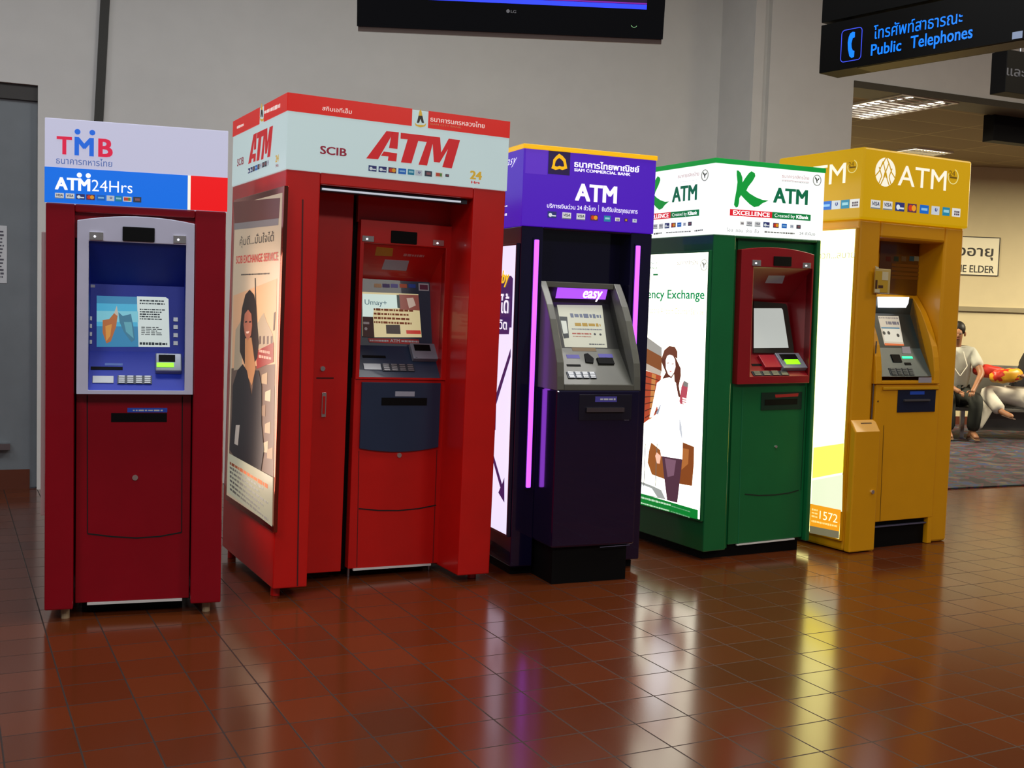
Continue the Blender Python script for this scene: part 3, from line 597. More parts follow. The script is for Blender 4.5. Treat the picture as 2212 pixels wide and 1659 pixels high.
def f(mb):
    w = lit('#f0d8d0', .7)
    s.text(mb, 'สกิบเอทีเอ็ม', (782, 208), (782, 184), (995, 224), w, .01, ref='อ', off=.004)
    s.text(mb, 'ธนาคารนครหลวงไทย', (1565, 272), (1565, 245), (1958, 306), w, .01, ref='น', off=.004)
    s.text(mb, 'SIAM CITY BANK', (1562, 296), (1562, 284), (1790, 315), lit('#c07858', .6), .01, off=.004)
    sd.line(mb, (165, 340), (215, 318), .012, w, .03, .004); sd.line(mb, (368, 230), (485, 178), .016, w, .04, .004)
item('bank_lettering', hd, f)
SA = [[(1100, 553), (1248, 350), (1302, 354), (1186, 558)], [(1288, 353), (1338, 357), (1327, 480), (1266, 474)], [(1228, 500), (1325, 512), (1318, 572), (1257, 566), (1262, 536), (1207, 532)],
      [(1352, 360), (1560, 380), (1546, 424), (1478, 418), (1428, 584), (1352, 577), (1402, 408), (1350, 404)],
      [(1556, 380), (1637, 388), (1645, 500), (1700, 396), (1782, 405), (1722, 615), (1653, 607), (1694, 472), (1634, 574), (1592, 570), (1583, 436), (1542, 598), (1480, 592)],
      ]
rdl = lit('#c01820', .7); dkr = lit('#8c1c34', .6); uvA = [[s(*p) for p in q] for q in SA]
xa = [p[0] for q in uvA for p in q]; ya = [p[1] for q in uvA for p in q]; BA = (min(xa), min(ya), max(xa), max(ya))
b0 = sd(242, 600); b1 = sd(425, 340); BB = (b0[0], BA[1], b1[0], BA[3])
def f(mb):
    for q in uvA: s.poly(mb, q, rdl, .001, .001, True)
    s.text(mb, 'SCIB', (764, 524), (764, 468), (957, 540), dkr, .025)
    s.text(mb, '24', (1853, 688), (1853, 630), (1940, 694), gold, .04); s.text(mb, 'Hrs', (1863, 722), (1863, 704), (1925, 730), rdl, .03)
item('lettering', hd, f)
def f(mb):
    for q in mapped(uvA, BA, BB): sd.poly(mb, q, rdl, .001, .001, True)
    sd.text(mb, 'SCIB', (160, 622), (160, 572), (208, 605), dkr, .02); a = sd(440, 590); b = sd(466, 530)
    sd.text(mb, '24', (442, 592), (442, 545), (466, 585), gold, .04); sd.text(mb, 'Hrs', (444, 630), (444, 606), (464, 622), dkr, .02)
item('side_lettering', hd, f)
for x, kd in zip((1145, 1218, 1289, 1361, 1425, 1481, 1551, 1628, 1688), ('plus', 'plus', 'master', 'blue', 'cyan', 'pale', 'dark', 'swirl', 'dark')):
    s.card((x, 626 + (x - 1145) * .078), .040 if x < 1680 else .02, kd, hd, .002, em=.4)
for i in range(9): sd.card((248 + i * 17.5, 654 - i * 7.2), .038, ('plus', 'plus', 'dark', 'blue', 'dark', 'pale', 'dark', 'dark', 'pale')[i], hd, .002, em=.4)
# strip lamp under the header
zl = F0(1300, 790)[1]
lampo = item('strip_lamp', root, lambda mb: mb.box((F0(785, 745)[0], .03, zT - .026), (uR - .02, .10, zT - .004), mat('lamp_housing', '#3c3c44', .3, .6)))
item('tube', lampo, lambda mb: mb.tube((F0(790, 745)[0], .02, zT - .018), (uR - .06, .02, zT - .018), .005, mat('cool_tube', '#cfd8e4', .5, 0, .55)))
# recessed back: door leaf on the left, machine on the right
fd = FR(k, DF, 'S2'); dxr = fd(580, 1200)[0]; mxl, mxr = fd(608, 1300)[0] , fd(1052, 1000)[0]
dz = fd(500, 1532)[1]; dr_ = item('service_door', root, lambda mb: mb.box((uL, DF, max(.05, dz)), (dxr, DF + .03, zT), red), .003)
item('key_lock', dr_, lambda mb: fd.disc(mb, (490, 613), .012, m_chrome, .008))
item('door_handle', dr_, lambda mb: (fd.rect(mb, (482, 828), (506, 720), m_chrome, .006), fd.rect(mb, (486, 815), (501, 735), red, .002, .006)), .002)
seam(fd, [(462, 655), (540, 655)], parent=dr_, w=.005)
seam(FR(k, 0), [(657, 433), (638, 1262)], parent=body, w=.006, m=mat('groove', '#4a0406', .6)); 
item('upper_back_panel', root, lambda mb: mb.box((dxr + .03, DF + .02, F0(1300, 1000)[1]), (uR, DF + .05, zT), red))
item('dark_gap', root, lambda mb: mb.box((dxr, DF + .05, .05), (mxl, DF + .07, zT), m_slot))
item('inner_side_panel', root, lambda mb: mb.box((mxr, DF + .02, .05), (uR, DF + .05, zT), red))
fm = FR(k, DF - .01, 'S'); z_top = fm(1300, 1015)[1]; FD3 = 'S3'; f3 = FR(k, DF - .01, FD3)
zbar = f3(500, 1515)[1]; ix0, ix1 = f3(145, 800)[0], f3(930, 1000)[0]; iz1, iz0 = f3(500, 215)[1], f3(500, 1500)[1]
mach = item('machine_front', root, lambda mb: mb.box((mxl, DF, .06), (mxr, k.d - .05, zbar), red), .003)
fr = item('surround', root, lambda mb: mb.ring([fm.p(q) for q in [(mxl, z_top), (mxr, z_top), (mxr, zbar - .002), (mxl, zbar - .002)]], [fm.p(q) for q in [(ix0, iz1), (ix1, iz1), (ix1, iz0), (ix0, iz0)]], Vector((0, .05, 0)), red), .003)
item('security_camera', fr, lambda mb: f3.rect(mb, (425, 195), (680, 92), m_slot, .006), .003); lamps(k, f3, FD3, [((150, 182), (262, 135)), ((830, 215), (935, 168))], fr)
def zz(d, y): return FR(k, DF + d, FD3)(500, y)[1]
P_ = [(DF, iz1), (DF + .19, zz(.19, 560)), (DF + .12, zz(.12, 1195)), (DF + .0, iz0)]; slate = paint('slate_plastic', '#20304a', .4, .1)
sg_ = segs(k, ix0, ix1, P_, [red, slate, slate], ['upper_panel', 'monitor_panel', 'console'], red)
mon = SL(k, P_[2], P_[1], FD3); con = SL(k, P_[3], P_[2], FD3); upp = SL(k, P_[1], P_[0], FD3)
def f(mb):
    L = lambda c, e=.62: lit(c, e)
    mon.poly(mb, [(150, 672), (690, 690), (722, 1108), (265, 1110), (150, 1100)], L('#d8c896', .7), .001); mon.poly(mb, [(150, 690), (480, 700), (500, 830), (260, 835), (250, 920), (150, 915)], L('#cfe4dc', .75), .0004, .001)
    mon.poly(mb, [(500, 695), (690, 700), (703, 850), (510, 840)], L('#8c4a40', .6), .0004, .0015); mon.poly(mb, [(575, 730), (640, 725), (665, 800), (600, 830)], L('#c8b0a0', .6), .0004, .002)
    mon.poly(mb, [(480, 700), (505, 702), (515, 830), (488, 825)], L('#243c3c', .5), .0004, .002)
    mon.text(mb, 'Umay+', (172, 795), (172, 745), (385, 795), L('#2c5c70', .6), .0, off=.0015)
    mon.scribble(mb, (262, 985), (660, 835), mat('print_rust', '#b06848', .8), 4, .02, .002)
    mon.poly(mb, [(375, 990), (510, 990), (518, 1078), (380, 1075)], L('#2c1418', .4), .0006, .002); mon.poly(mb, [(570, 1040), (710, 1042), (715, 1078), (575, 1075)], L('#c83c30', .6), .0006, .002)
item('screen', root, f, label='lit cream and white screen page with red print')
def f(mb):
    mon.poly(mb, [(200, 1120), (695, 1128), (700, 1182), (215, 1160)], mat('red_strip', '#b01c20', .5), .001, .001); mon.text(mb, 'ATM', (415, 1158), (415, 1128), (510, 1160), m_paper, .02, off=.0022)
    mon.scribble(mb, (218, 1158), (400, 1130), m_paper, 1, .012, .0025); mon.scribble(mb, (525, 1165), (690, 1135), m_paper, 1, .012, .0025)
item('notice_strip', sg_[1], f)
def f(mb): mon.poly(mb, [(150, 912), (250, 915), (262, 1112), (150, 1108)], mat('maroon_card', '#4a1c20', .5), .001, .004); mon.rect(mb, (155, 985), (212, 965), m_paper, .0005, .005); mon.disc(mb, (180, 1030), .008, m_paper, .0005, .005)
item('stuck_card', sg_[1], f)
def f(mb):
    for x, c in ((300, '#c8a87c'), (380, '#4a3c7c'), (460, '#6a6ab0'), (545, '#c8603c'), (630, '#2c50b0')): mon.rect(mb, (x - 34, 628), (x + 34, 595), mat('card_print', c, .5), .001)
    mon.rect(mb, (695, 655), (790, 588), m_paper, .001); mon.rect(mb, (705, 645), (780, 600), mat('card_print', '#70304c', .5), .001, .001)
item('card_logo_strip', sg_[1], f)
item('yellow_label', sg_[0], lambda mb: upp.poly(mb, [(290, 235), (450, 250), (440, 325), (272, 320)], paint('orange_label', '#b8821a', .5, 0), .001))
item('silver_sticker', sg_[0], lambda mb: upp.poly(mb, [(370, 358), (602, 368), (575, 465), (336, 452)], m_grey, .001))
item('small_print', sg_[0], lambda mb: upp.scribble(mb, (540, 330), (755, 300), mat('print_rose', '#c08080', .7), 1, .02))
item('receipt_slot', sg_[2], lambda mb: con.rect(mb, (150, 1308), (370, 1290), m_slot, .002)); item('contact_pad', sg_[2], lambda mb: con.rect(mb, (165, 1425), (320, 1370), m_key, .004))
keypad(con, sg_[2], (345, 1440), (640, 1375)); reader(k, con, sg_[2], (628, 1345), (835, 1200), (650, 1338), (660, 1330), m_bezel)
# lower dark panel
fl = FR(k, DF, 'S2')
pan = arch(fl, 652, 968, 830, 984, 1006, 963, 8); za = fl(830, 674)[1]
lp = item('cash_tray_panel', mach, lambda mb: fl.poly(mb, pan + [(pan[-1][0], za), (pan[0][0], za)], slate, .012, 0, True), .002, label='dark slate panel with a black slot')
item('cash_slot', lp, lambda mb: (fl.rect(mb, (750, 775), (955, 742), m_slot, .002, .012), fl.rect(mb, (812, 735), (900, 714), m_grey, .001, .012)))
item('key_lock', mach, lambda mb: fl.disc(mb, (833, 1000), .012, m_chrome, .006))
seam(fl, [(650, 1238), (740, 1247), (830, 1248), (920, 1240), (1000, 1225)], parent=mach, name='door_seam', w=.006)
seam(fl, [(652, 980), (640, 1500)], parent=mach, name='door_seam', w=.003, m=mat('groove', '#4a0406', .6)); seam(fl, [(1004, 975), (985, 1490)], parent=mach, name='door_seam', w=.003, m=mat('groove', '#4a0406', .6))
item('bottom_edge', mach, lambda mb: mb.box((fl(622, 1520)[0], DF - .006, .05), (fl(975, 1495)[0], DF + .01, .06), mat('bare_edge', '#d4d0cc', .4)))
for x in (.035, k.w - .06):
    for y in (.08, k.d - .08): item('foot', root, lambda mb: foot(mb, x, y, red, .052, x * math.sin(k.lean) + .001, .022))
for x in (mxl + .02, mxr - .06): item('foot', root, lambda mb: foot(mb, x, DF + .05, m_steel, .0615, x * math.sin(k.lean) + .001, .008))
item('machine_base', root, lambda mb: mb.box((mxl + .03, DF + .2, 0.02), (mxr - .03, k.d - .06, .0615), m_slot))
# poster lightbox on the left flank
sp = SD(k, -.02, 'Sp'); A = sp(60, 40); B = sp(282, 22); C = sp(22, 1402); D = sp(232, 1575)
py0 = -(B[0] + D[0]) / 2; py1 = -(A[0] + C[0]) / 2; pz1 = (A[1] + B[1]) / 2; pz0 = (C[1] + D[1]) / 2
mfr = mat('polished_frame_red', '#c86a58', .15, 1)
lb = lightbox(k, 0, mfr, lit('#d0bca0', .45), py0 - .03, min(k.d - .01, py1 + .03), pz0 - .03, pz1 + .03)
def f(mb):
    s = sp; L = lambda c, e=.5: lit(c, e); o = .0005
    s.poly(mb, [(60, 42), (281, 22), (274, 118), (64, 142)], L('#6e3c34', .4), o, .0); s.poly(mb, [(64, 142), (273, 118), (272, 150), (64, 172)], L('#8c8484', .4), o, .001)
    s.poly(mb, [(56, 480), (262, 400), (250, 900), (44, 900)], L('#d8a880'), o, .0005)
    s.poly(mb, [(44, 820), (250, 800), (236, 1330), (28, 1240)], L('#6a5448', .4), o, .001)
    for q in ([(160, 625), (188, 575), (200, 560), (212, 600), (240, 660), (246, 720), (165, 728)], [(66, 640), (90, 600), (95, 820), (55, 830)]): s.poly(mb, q, L('#a89880'), o, .0015)
    for x in (178, 196, 214, 232): s.poly(mb, [(x, 670), (x + 8, 668), (x + 7, 705), (x - 1, 708)], L('#5c4a44'), o, .002)
    s.poly(mb, [(248, 560), (255, 555), (250, 640), (243, 645)], L('#3a2820'), o, .002)
    s.poly(mb, [(159, 398), (163, 398), (166, 590), (160, 590)], L('#4a4038'), o, .002)
    s.poly(mb, [(162, 740), (245, 698), (243, 790), (165, 822)], L('#8c2420'), o, .0025); s.scribble(mb, (175, 775), (235, 735), L('#d0a090'), 2, .04, .003)
    for x, y, c in ((200, 850, '#b09878'), (215, 930, '#c8b898'), (190, 1000, '#8c7058'), (212, 1080, '#b8a080'), (200, 1170, '#c0b090'), (222, 1200, '#a88c6c')): s.poly(mb, [(x - 12, y), (x + 14, y - 12), (x + 12, y + 45), (x - 14, y + 40)], L(c, .4), o, .002)
    s.poly(mb, [(135, 452), (155, 475), (166, 530), (170, 620), (176, 700), (168, 770), (150, 800), (108, 800), (86, 740), (88, 640), (98, 540), (115, 475)], L('#24140f', .4), o, .003)
    s.poly(mb, [(128, 545), (143, 565), (146, 620), (140, 665), (126, 690), (112, 665), (106, 615), (112, 565)], L('#a0604a'), o, .004)
    s.poly(mb, [(117, 648), (134, 646), (130, 656), (121, 657)], L('#e0c0b0'), o, .005)
    for x in (114, 133): s.poly(mb, [(x, 600), (x + 9, 598), (x + 9, 605), (x, 607)], L('#2c1814'), o, .005)
    s.poly(mb, [(112, 680), (142, 675), (160, 820), (142, 900), (110, 830)], L('#a87850'), o, .0038)
    s.poly(mb, [(100, 800), (120, 830), (140, 950), (158, 830), (175, 830), (188, 900), (186, 1080), (196, 1200), (180, 1300), (140, 1290), (60, 1240), (34, 1200), (46, 1050), (52, 900), (75, 830)], L('#17131a', .35), o, .0045)
    s.poly(mb, [(66, 1085), (84, 1085), (74, 1180), (58, 1172)], L('#b0a8a0'), o, .0055); s.poly(mb, [(28, 1215), (238, 1330), (232, 1560), (22, 1398)], L('#b8b8a0'), o, .005)
    for n_ in range(7): s.line(mb, (36, 1262 + n_ * 20), (214 - 20 * (n_ % 3), 1372 + n_ * 26 - 14 * (n_ % 3)), .011 if n_ else .016, mat('print_pale', '#8a9494', .8) if n_ else mat('print_rust', '#b06848', .8), .06, .006)
    s.text(mb, 'SCIB EXCHANGE SERVICE', (72, 330), (72, 296), (268, 330), L('#b83028', .6), .02, off=.002)
    s.text(mb, 'คุ้มดี...มั่นใจได้', (90, 246), (90, 218), (250, 240), L('#3c3430', .5), .0, ref='น', off=.002); s.scribble(mb, (95, 388), (228, 370), L('#3c3430', .5), 1, .03, .002)
item('poster_picture', lb, f, label='poster of a dark-haired woman in a black suit')

# ======== third kiosk: near-black violet
k = Kiosk('atm_kiosk', .020, 5.858, 23.0, .762, .75, 2.227, .17, dict(TL=(1133, 311), TR=(1416, 338), BR=(1379, 1208)),
          'near-black kiosk with purple header, yellow rim and glowing purple tubes, third of the five')
root = k.root; blk = paint('midnight_lacquer', '#100b2a', .14, 1); F0 = FR(k, 0, 'P'); F2 = FR(k, 0, 'P2')
zH = (F0(312, 798)[1] + F0(1450, 870)[1]) / 2; uL = F0(490, 1200)[0]; uR = F0(1255, 1200)[0]; zT = F0(800, 850)[1]
body = shell(k, blk, uL, uR, zT, zH); pur = lit('#4a14b4', .85); hd = header(k, pur, zH)
s = FR(k, -.004, 'P'); sd = SD(k, -.004, 'P'); yel = lit('#f0b400', .9)
item('yellow_rim', hd, lambda mb: mb.box((-.010, -.012, k.h - .022), (k.w + .008, k.d + .005, k.h + .002), yel), .003, label='yellow rim round the top of the header')
def f(mb): s.rect(mb, (540, 345), (737, 135), lit('#24104c', .6), .001); s.rect(mb, (340, 340), (540, 140), lit('#5c2cc0', .8), .0004, .0002)
item('logo_patch', hd, f)
o_ = [(637, 170), (668, 192), (693, 222), (700, 262), (707, 300), (665, 313), (640, 304), (605, 312), (568, 298), (580, 262), (585, 222), (610, 192)]; i_ = [(637, 207), (655, 220), (672, 238), (678, 262), (680, 281), (660, 284), (640, 276), (618, 284), (598, 277), (600, 258), (606, 236), (620, 218)]
item('bank_emblem', hd, lambda mb: mb.ring([s.p(s(*q), .003) for q in o_], [s.p(s(*q), .003) for q in i_], Vector((0, .001, 0)), yel))
wl = lit('#f4f0ff', 1.0)
def f(mb):
    s.text(mb, 'ธนาคารไทยพาณิชย์', (768, 284), (768, 243), (1338, 325), wl, .03, ref='น'); s.text(mb, 'SIAM COMMERCIAL BANK', (768, 322), (768, 297), (1260, 362), wl, .03)
item('bank_lettering', hd, f)
def f(mb):
    s.text(mb, 'ATM', (775, 575), (775, 432), (1140, 603), wl, .035)
    s.text(mb, 'บริการเงินด่วน 24 ชั่วโมง', (530, 640), (530, 612), (955, 668), wl, .01, ref='น'); s.text(mb, 'ยินดีรับบัตรทุกธนาคาร', (1010, 674), (1010, 644), (1322, 694), wl, .01, ref='น'); s.rect(mb, (980, 678), (984, 618), wl, .001)
item('lettering', hd, f)
for x, kd, w in zip((575, 703, 827, 943, 1058, 1147, 1222, 1297), ('plus', 'visa', 'visa', 'master', 'cyan', 'rows', 'gold', 'pale'), (.05, .05, .05, .045, .046, .028, .026, .028)):
    s.card((x, 703 + (x - 575) * .073), w, kd, hd, .001, em=.7)
def f(mb): sd.text(mb, 'Easy', (150, 285), (150, 210), (272, 268), wl, -.01, off=.002, shear=.5); sd.scribble(mb, (120, 650), (186, 615), wl, 1, .03, .001); sd.scribble(mb, (130, 730), (182, 680), wl, 1, .05, .001)
item('side_lettering', hd, f)
tube = mat('violet_tube', '#b050ff', .4, 0, 1.9)
for a, b in (((437, 922), (243, 1048)), ((1322, 975), (1150, 1150))):
    u0 = F0(a[0], a[1])[0]; z1 = F0(a[0], a[1])[1]; z0 = F2(b[0], b[1])[1]
    o = item('light_strip', root, lambda mb: mb.box((u0 - .018, -.006, z0 - .01), (u0 + .018, .001, z1 + .01), blk)); item('glowing_tube', o, lambda mb: mb.box((u0 - .0125, -.016, z0), (u0 + .0125, -.004, z1), tube), .004)
item('recess_back', root, lambda mb: mb.box((uL, .12, .8), (uR, .15, zT), blk))
PD = -.24; fp = FR(k, PD, 'P2')
cx0 = fp(432, 470)[0]; cx1 = fp(938, 470)[0]; cz1 = fp(680, 455)[1]; kz = fp(600, 1410)[1]
mach = item('machine_front', root, lambda mb: mb.box((cx0, PD, max(.10, kz)), (cx1, .5, cz1), blk), .012)
item('kick_base', root, lambda mb: mb.box((cx0 + .02, PD + .03, 0), (cx1 - .03, .5, max(.10, kz) + .001), m_slot))
fp_ = fp
def f(mb): fp.rect(mb, (560, 640), (885, 485), mat('tray_plastic', '#141222', .35), .003); fp.rect(mb, (603, 590), (833, 562), m_alu, .012, .003)
tr = item('receipt_tray', mach, f, .002); item('tray_label', tr, lambda mb: (fp.rect(mb, (660, 530), (792, 496), mat('violet_label', '#4a44a0', .5), .001, .003), fp.scribble(mb, (690, 524), (785, 502), m_paper, 1, .02, .004)))
item('maker_plate', mach, lambda mb: fp.rect(mb, (838, 640), (868, 622), m_grey, .001)); seam(fp, [(690, 1412), (870, 1398)], parent=mach, m=mat('grey_edge', '#5a5870', .4), w=.003)  # thin grey line low on the machine front
item('lower_housing', mach, lambda mb: mb.box((0.0, .0, .0501), (uL - .005, .001, .0505), blk))
# hood with curved cheeks
def hood(k, uL, uR, prof, yb, rim, m_rim, m_in, crop, topz=None, t_top=.03, names='hood_cheek'):
    P2 = prof + [(yb, prof[-1][1]), (yb, prof[0][1])]
    out = []
    for x0, x1 in ((uL, uL + rim), (uR - rim, uR)):
        mb = MB(); mb.prism([(x0, y, z) for y, z in P2], Vector((x1 - x0, 0, 0)), m_rim); out.append(mb.build(names, k.root, .004))
    mb = MB(); y, z = prof[0]; mb.box((uL + rim, y, z - t_top), (uR - rim, yb, z), m_rim); out.append(mb.build('hood_top', k.root, .003))
    mb = MB(); y, z = prof[-1]; mb.box((uL + rim, y, z), (uR - rim, yb, z + t_top), m_rim); out.append(mb.build('hood_sill', k.root, .003))
    return out
sx = Surf((cx1, 0, 0), (0, -1, 0), (0, 0, 1), 'P3', k)
prof = [(-u, z) for u, z in [sx(*q) for q in ((985, 150), (1040, 300), (1090, 450), (1140, 640), (1180, 850), (1215, 1020), (1245, 1200), (1250, 1380), (1250, 1560))]]
prof = [(max(-.27, min(.10, y)), z) for y, z in prof]
grey = paint('warm_grey_plastic', '#58584f', .4, .1); dgrey = paint('dark_grey_plastic', '#33332f', .45, .1)  # second, darker grey for the inside of the hood
hd_ = hood(k, cx0, cx1, prof, .12, .04, grey, dgrey, 'P3')
P3 = 'P3'; X0, X1 = cx0 + .04, cx1 - .04
def zz(d, y): return FR(k, d, P3)(500, y)[1]
zt = prof[0][1] - .03
PR = [(.065, zt), (.08, zz(.08, 400)), (-.06, zz(-.06, 1000)), (prof[-1][0] + .02, prof[-1][1] + .03)]
sg_ = segs(k, X0, X1, PR, [dgrey, dgrey, grey], ['light_panel_bezel', 'monitor_panel', 'console'], dgrey)
lp_ = Surf((0, .05, 0), (1, 0, 0), (0, .0, 1), P3, k); mon = SL(k, PR[2], PR[1], P3); con = SL(k, PR[3], PR[2], P3)
def f(mb): lp_.poly(mb, [(150, 180), (815, 195), (780, 350), (120, 332)], lit('#9a48f0', 1.5), .003); lp_.text(mb, 'easy', (480, 325), (480, 235), (740, 325), lit('#ffe0ff', 2.0), .02, off=.004, shear=.3, ref='s')
item('topper_light', root, f, label='glowing purple light panel under the hood')
def f(mb):
    L = lambda c, e=.62: lit(c, e)
    mon.poly(mb, [(140, 422), (738, 428), (808, 992), (245, 980)], L('#c8c8b4', .7), .001); mon.poly(mb, [(170, 575), (275, 580), (300, 860), (230, 870), (200, 740)], L('#30383c', .5), .0005, .001); mon.poly(mb, [(190, 632), (262, 636), (285, 800), (225, 805)], L('#d0d4c8', .7), .0005, .0015)
    mon.scribble(mb, (325, 600), (715, 540), L('#6a748c', .5), 1, .03, .0015, fill=.75); mon.scribble(mb, (385, 712), (710, 662), L('#b08c30', .6), 1, .03, .0015, fill=.7); mon.scribble(mb, (340, 758), (735, 738), L('#80848a', .5), 1, .012, .0015)
    mon.scribble(mb, (345, 820), (590, 792), L('#b04838', .5), 1, .02, .0015); mon.scribble(mb, (355, 852), (590, 836), L('#b07860', .5), 1, .012, .0015); mon.disc(mb, (642, 812), .0065, L('#3c4048', .4), .0005, .0015); mon.disc(mb, (716, 816), .0065, L('#3c4048', .4), .0005, .0015)
    mon.scribble(mb, (570, 958), (770, 935), L('#50545c', .5), 1, .012, .0015)
item('screen', root, f, label='lit pale screen page with blue, gold and red print')
item('gold_label', sg_[2], lambda mb: con.rect(mb, (350, 1035), (650, 995), paint('gold_print', '#6a5020', .5, 0), .001))
item('card_slot', sg_[2], lambda mb: con.poly(mb, [(500, 1080), (545, 1072), (625, 1140), (620, 1200), (520, 1190)], m_slot, .006)); item('slot_cover', sg_[2], lambda mb: con.rect(mb, (690, 1215), (870, 1140), m_slot, .01)); item('slot_label', sg_[2], lambda mb: (con.rect(mb, (275, 1130), (430, 1085), mat('violet_label', '#4a44a0', .5), .001), con.rect(mb, (700, 1120), (870, 1075), mat('violet_label', '#4a44a0', .5), .001)))
item('receipt_slot', sg_[2], lambda mb: con.rect(mb, (275, 1238), (450, 1215), m_slot, .002)); keypad(con, sg_[2], (290, 1400), (640, 1320))
# side lightbox
sp = SD(k, -.02, 'P'); sp2 = sp.to('P2'); A = sp(260, 970); B = sp2(120, 1335)
y0 = -((A[0] + B[0]) / 2); z1 = A[1]; z0 = B[1]
lb = lightbox(k, 0, blk, lit('#dcd6f0', 1.15), y0 - .012, k.d - .03, z0 - .012, z1 + .012, fwid=.012, t=.02)
def f(mb):
    s = sp; o = .0006; pv = lit('#3c2068', .6)
    s.poly(mb, [(20, 1240), (218, 1238), (235, 1262), (222, 1690), (0, 1690)], lit('#3c2068', .7), o); s2 = sp2; s2.poly(mb, [(20, 20), (147, 12), (138, 118), (10, 118)], lit('#3c2068', .7), o)
    s.text(mb, 'by', (135, 1300), (135, 1195), (205, 1300), lit('#f0c020', 1.0), .03, off=.002, shear=.3, ref='b')
    s.text(mb, 'ได้', (125, 1560), (125, 1450), (200, 1560), wl, .02, off=.002, ref='ด'); s2.text(mb, 'ชีวิต', (60, 84), (60, 40), (128, 84), wl, .02, off=.002, ref='ว')
    s2.poly(mb, [(150, 205), (150, 255), (62, 545), (58, 700), (44, 700), (50, 520)], pv, o, .001); s2.poly(mb, [(46, 850), (98, 1030), (112, 990), (112, 1140), (76, 1080), (88, 1050), (44, 890)], pv, o, .001)
item('poster_picture', lb, f, label='white poster with a purple arrow')
def f(mb): mb.box((.02, .05, 0), (k.w - .02, k.d - .02, .0505), m_slot)
item('plinth', root, f)
# ======== fourth kiosk: green with a glowing white header
k = Kiosk('atm_kiosk', 1.110, 6.378, 28.6, .796, .75, 2.253, -.69, dict(TL=(1545, 340), TR=(1779, 368), BL=(1521, 1192), BR=(1750, 1170)),
          'green kiosk with glowing white header and a dark red machine front, fourth in the row')
root = k.root; grn = paint('green_lacquer', '#0e6434', .3, .35); F0 = FR(k, 0, 'G'); F2 = FR(k, 0, 'G2')
zH = (F0(672, 766)[1] + F0(1645, 835)[1]) / 2; uL = F2(625, 800)[0]; uR = k.w - .03; zT = F0(1200, 830)[1]; DF = .03
body = shell(k, grn, uL, uR, zT, zH)
gw = lit('#eef2f0', 1.15); hd = header(k, gw, zH); s = FR(k, -.004, 'G'); sd = SD(k, -.004, 'G')
gt = lit('#0a9a3c', .8); zg = s(690, 123)[1]
item('green_rim', hd, lambda mb: mb.box((-.008, -.008, k.h - .025), (k.w + .008, k.d + .006, k.h + .003), gt), .002, label='green rim round the top of the header')
KG = [(868, 195), (885, 198), (903, 218), (918, 260), (920, 305), (945, 265), (975, 225), (1000, 205), (1030, 225), (1035, 250), (1010, 295), (970, 345), (955, 378), (985, 405), (1040, 440), (1100, 465), (1155, 472), (1100, 495), (1065, 522), (1025, 528), (985, 500), (940, 455), (907, 418), (892, 445), (888, 490), (880, 522), (862, 528), (845, 505), (850, 460), (865, 380), (875, 300), (868, 240)]
kg = lit('#0c9a3a', .75); tg = lit('#06704a', .7); uK = [s(*q) for q in KG]
def f(mb):
    s.poly(mb, uK, kg, .001, .001, True); s.text(mb, 'ATM', (1195, 487), (1195, 358), (1505, 512), tg, .035)
item('lettering', hd, f)
b0 = sd(-20, 0)[0]; xk = [q[0] for q in uK]; yk = [q[1] for q in uK]; am = s(1195, 487); ae = s(1505, 512); k0 = sd(256, 487)[0]; 
sa, se = sd(292, 475)[0], sd(515, 450)[0]; sc = (se - sa) / (ae[0] - am[0]); kx1 = sa - (am[0] - max(xk)) * sc; kx0 = kx1 - (max(xk) - min(xk)) * sc
def f(mb):
    for q in mapped([uK], (min(xk), min(yk), max(xk), max(yk)), (kx0, min(yk), kx1, max(yk))): sd.poly(mb, q, kg, .001, .001, True)
    sd.text(mb, 'ATM', (292, 475), (310, 345), (515, 450), tg, .035)
item('side_lettering', hd, f)
rr = lit('#e02030', .8); gg = lit('#088040', .75); wl = lit('#ffffff', 1.1)
zb1 = (s(808, 542)[1] + s(1533, 605)[1]) / 2; zb0 = (s(808, 600)[1] + s(1533, 661)[1]) / 2; xa_, xb_, xc_ = s(808, 570)[0], s(1187, 600)[0], s(1533, 630)[0]
ya_ = sd(535, 570)[0]; yb_ = sd(280, 600)[0]; yc_ = yb_ - (xb_ - xa_) * (ya_ - yb_) / (xc_ - xb_)
def band(s, a, b, c): 
    def f(mb):
        s.rect(mb, (a, zb0), (b, zb1), rr, .001, .001, True); s.rect(mb, (b, zb0), (c, zb1), gg, .001, .001, True); h = zb1 - zb0
        s.text(mb, 'EXCELLENCE', (a + .07 * (b - a), zb0 + .18 * h), (0, zb1 - .18 * h), (b - .06 * (b - a), 0), wl, .025, off=.002, raw=True)
        s.text(mb, 'Created by', (b + .06 * (c - b), zb0 + .25 * h), (0, zb1 - .22 * h), (b + .58 * (c - b), 0), wl, -.005, off=.002, raw=True); s.text(mb, 'KBank', (b + .62 * (c - b), zb0 + .25 * h), (0, zb1 - .22 * h), (b + .94 * (c - b), 0), wl, .03, off=.002, raw=True)
    return f
item('slogan_band', hd, band(s, xa_, xb_, xc_)); item('slogan_band', hd, band(sd, yc_, yb_, ya_))
inkg = lit('#5a5a52', .5); inkr = lit('#c07a80', .6)
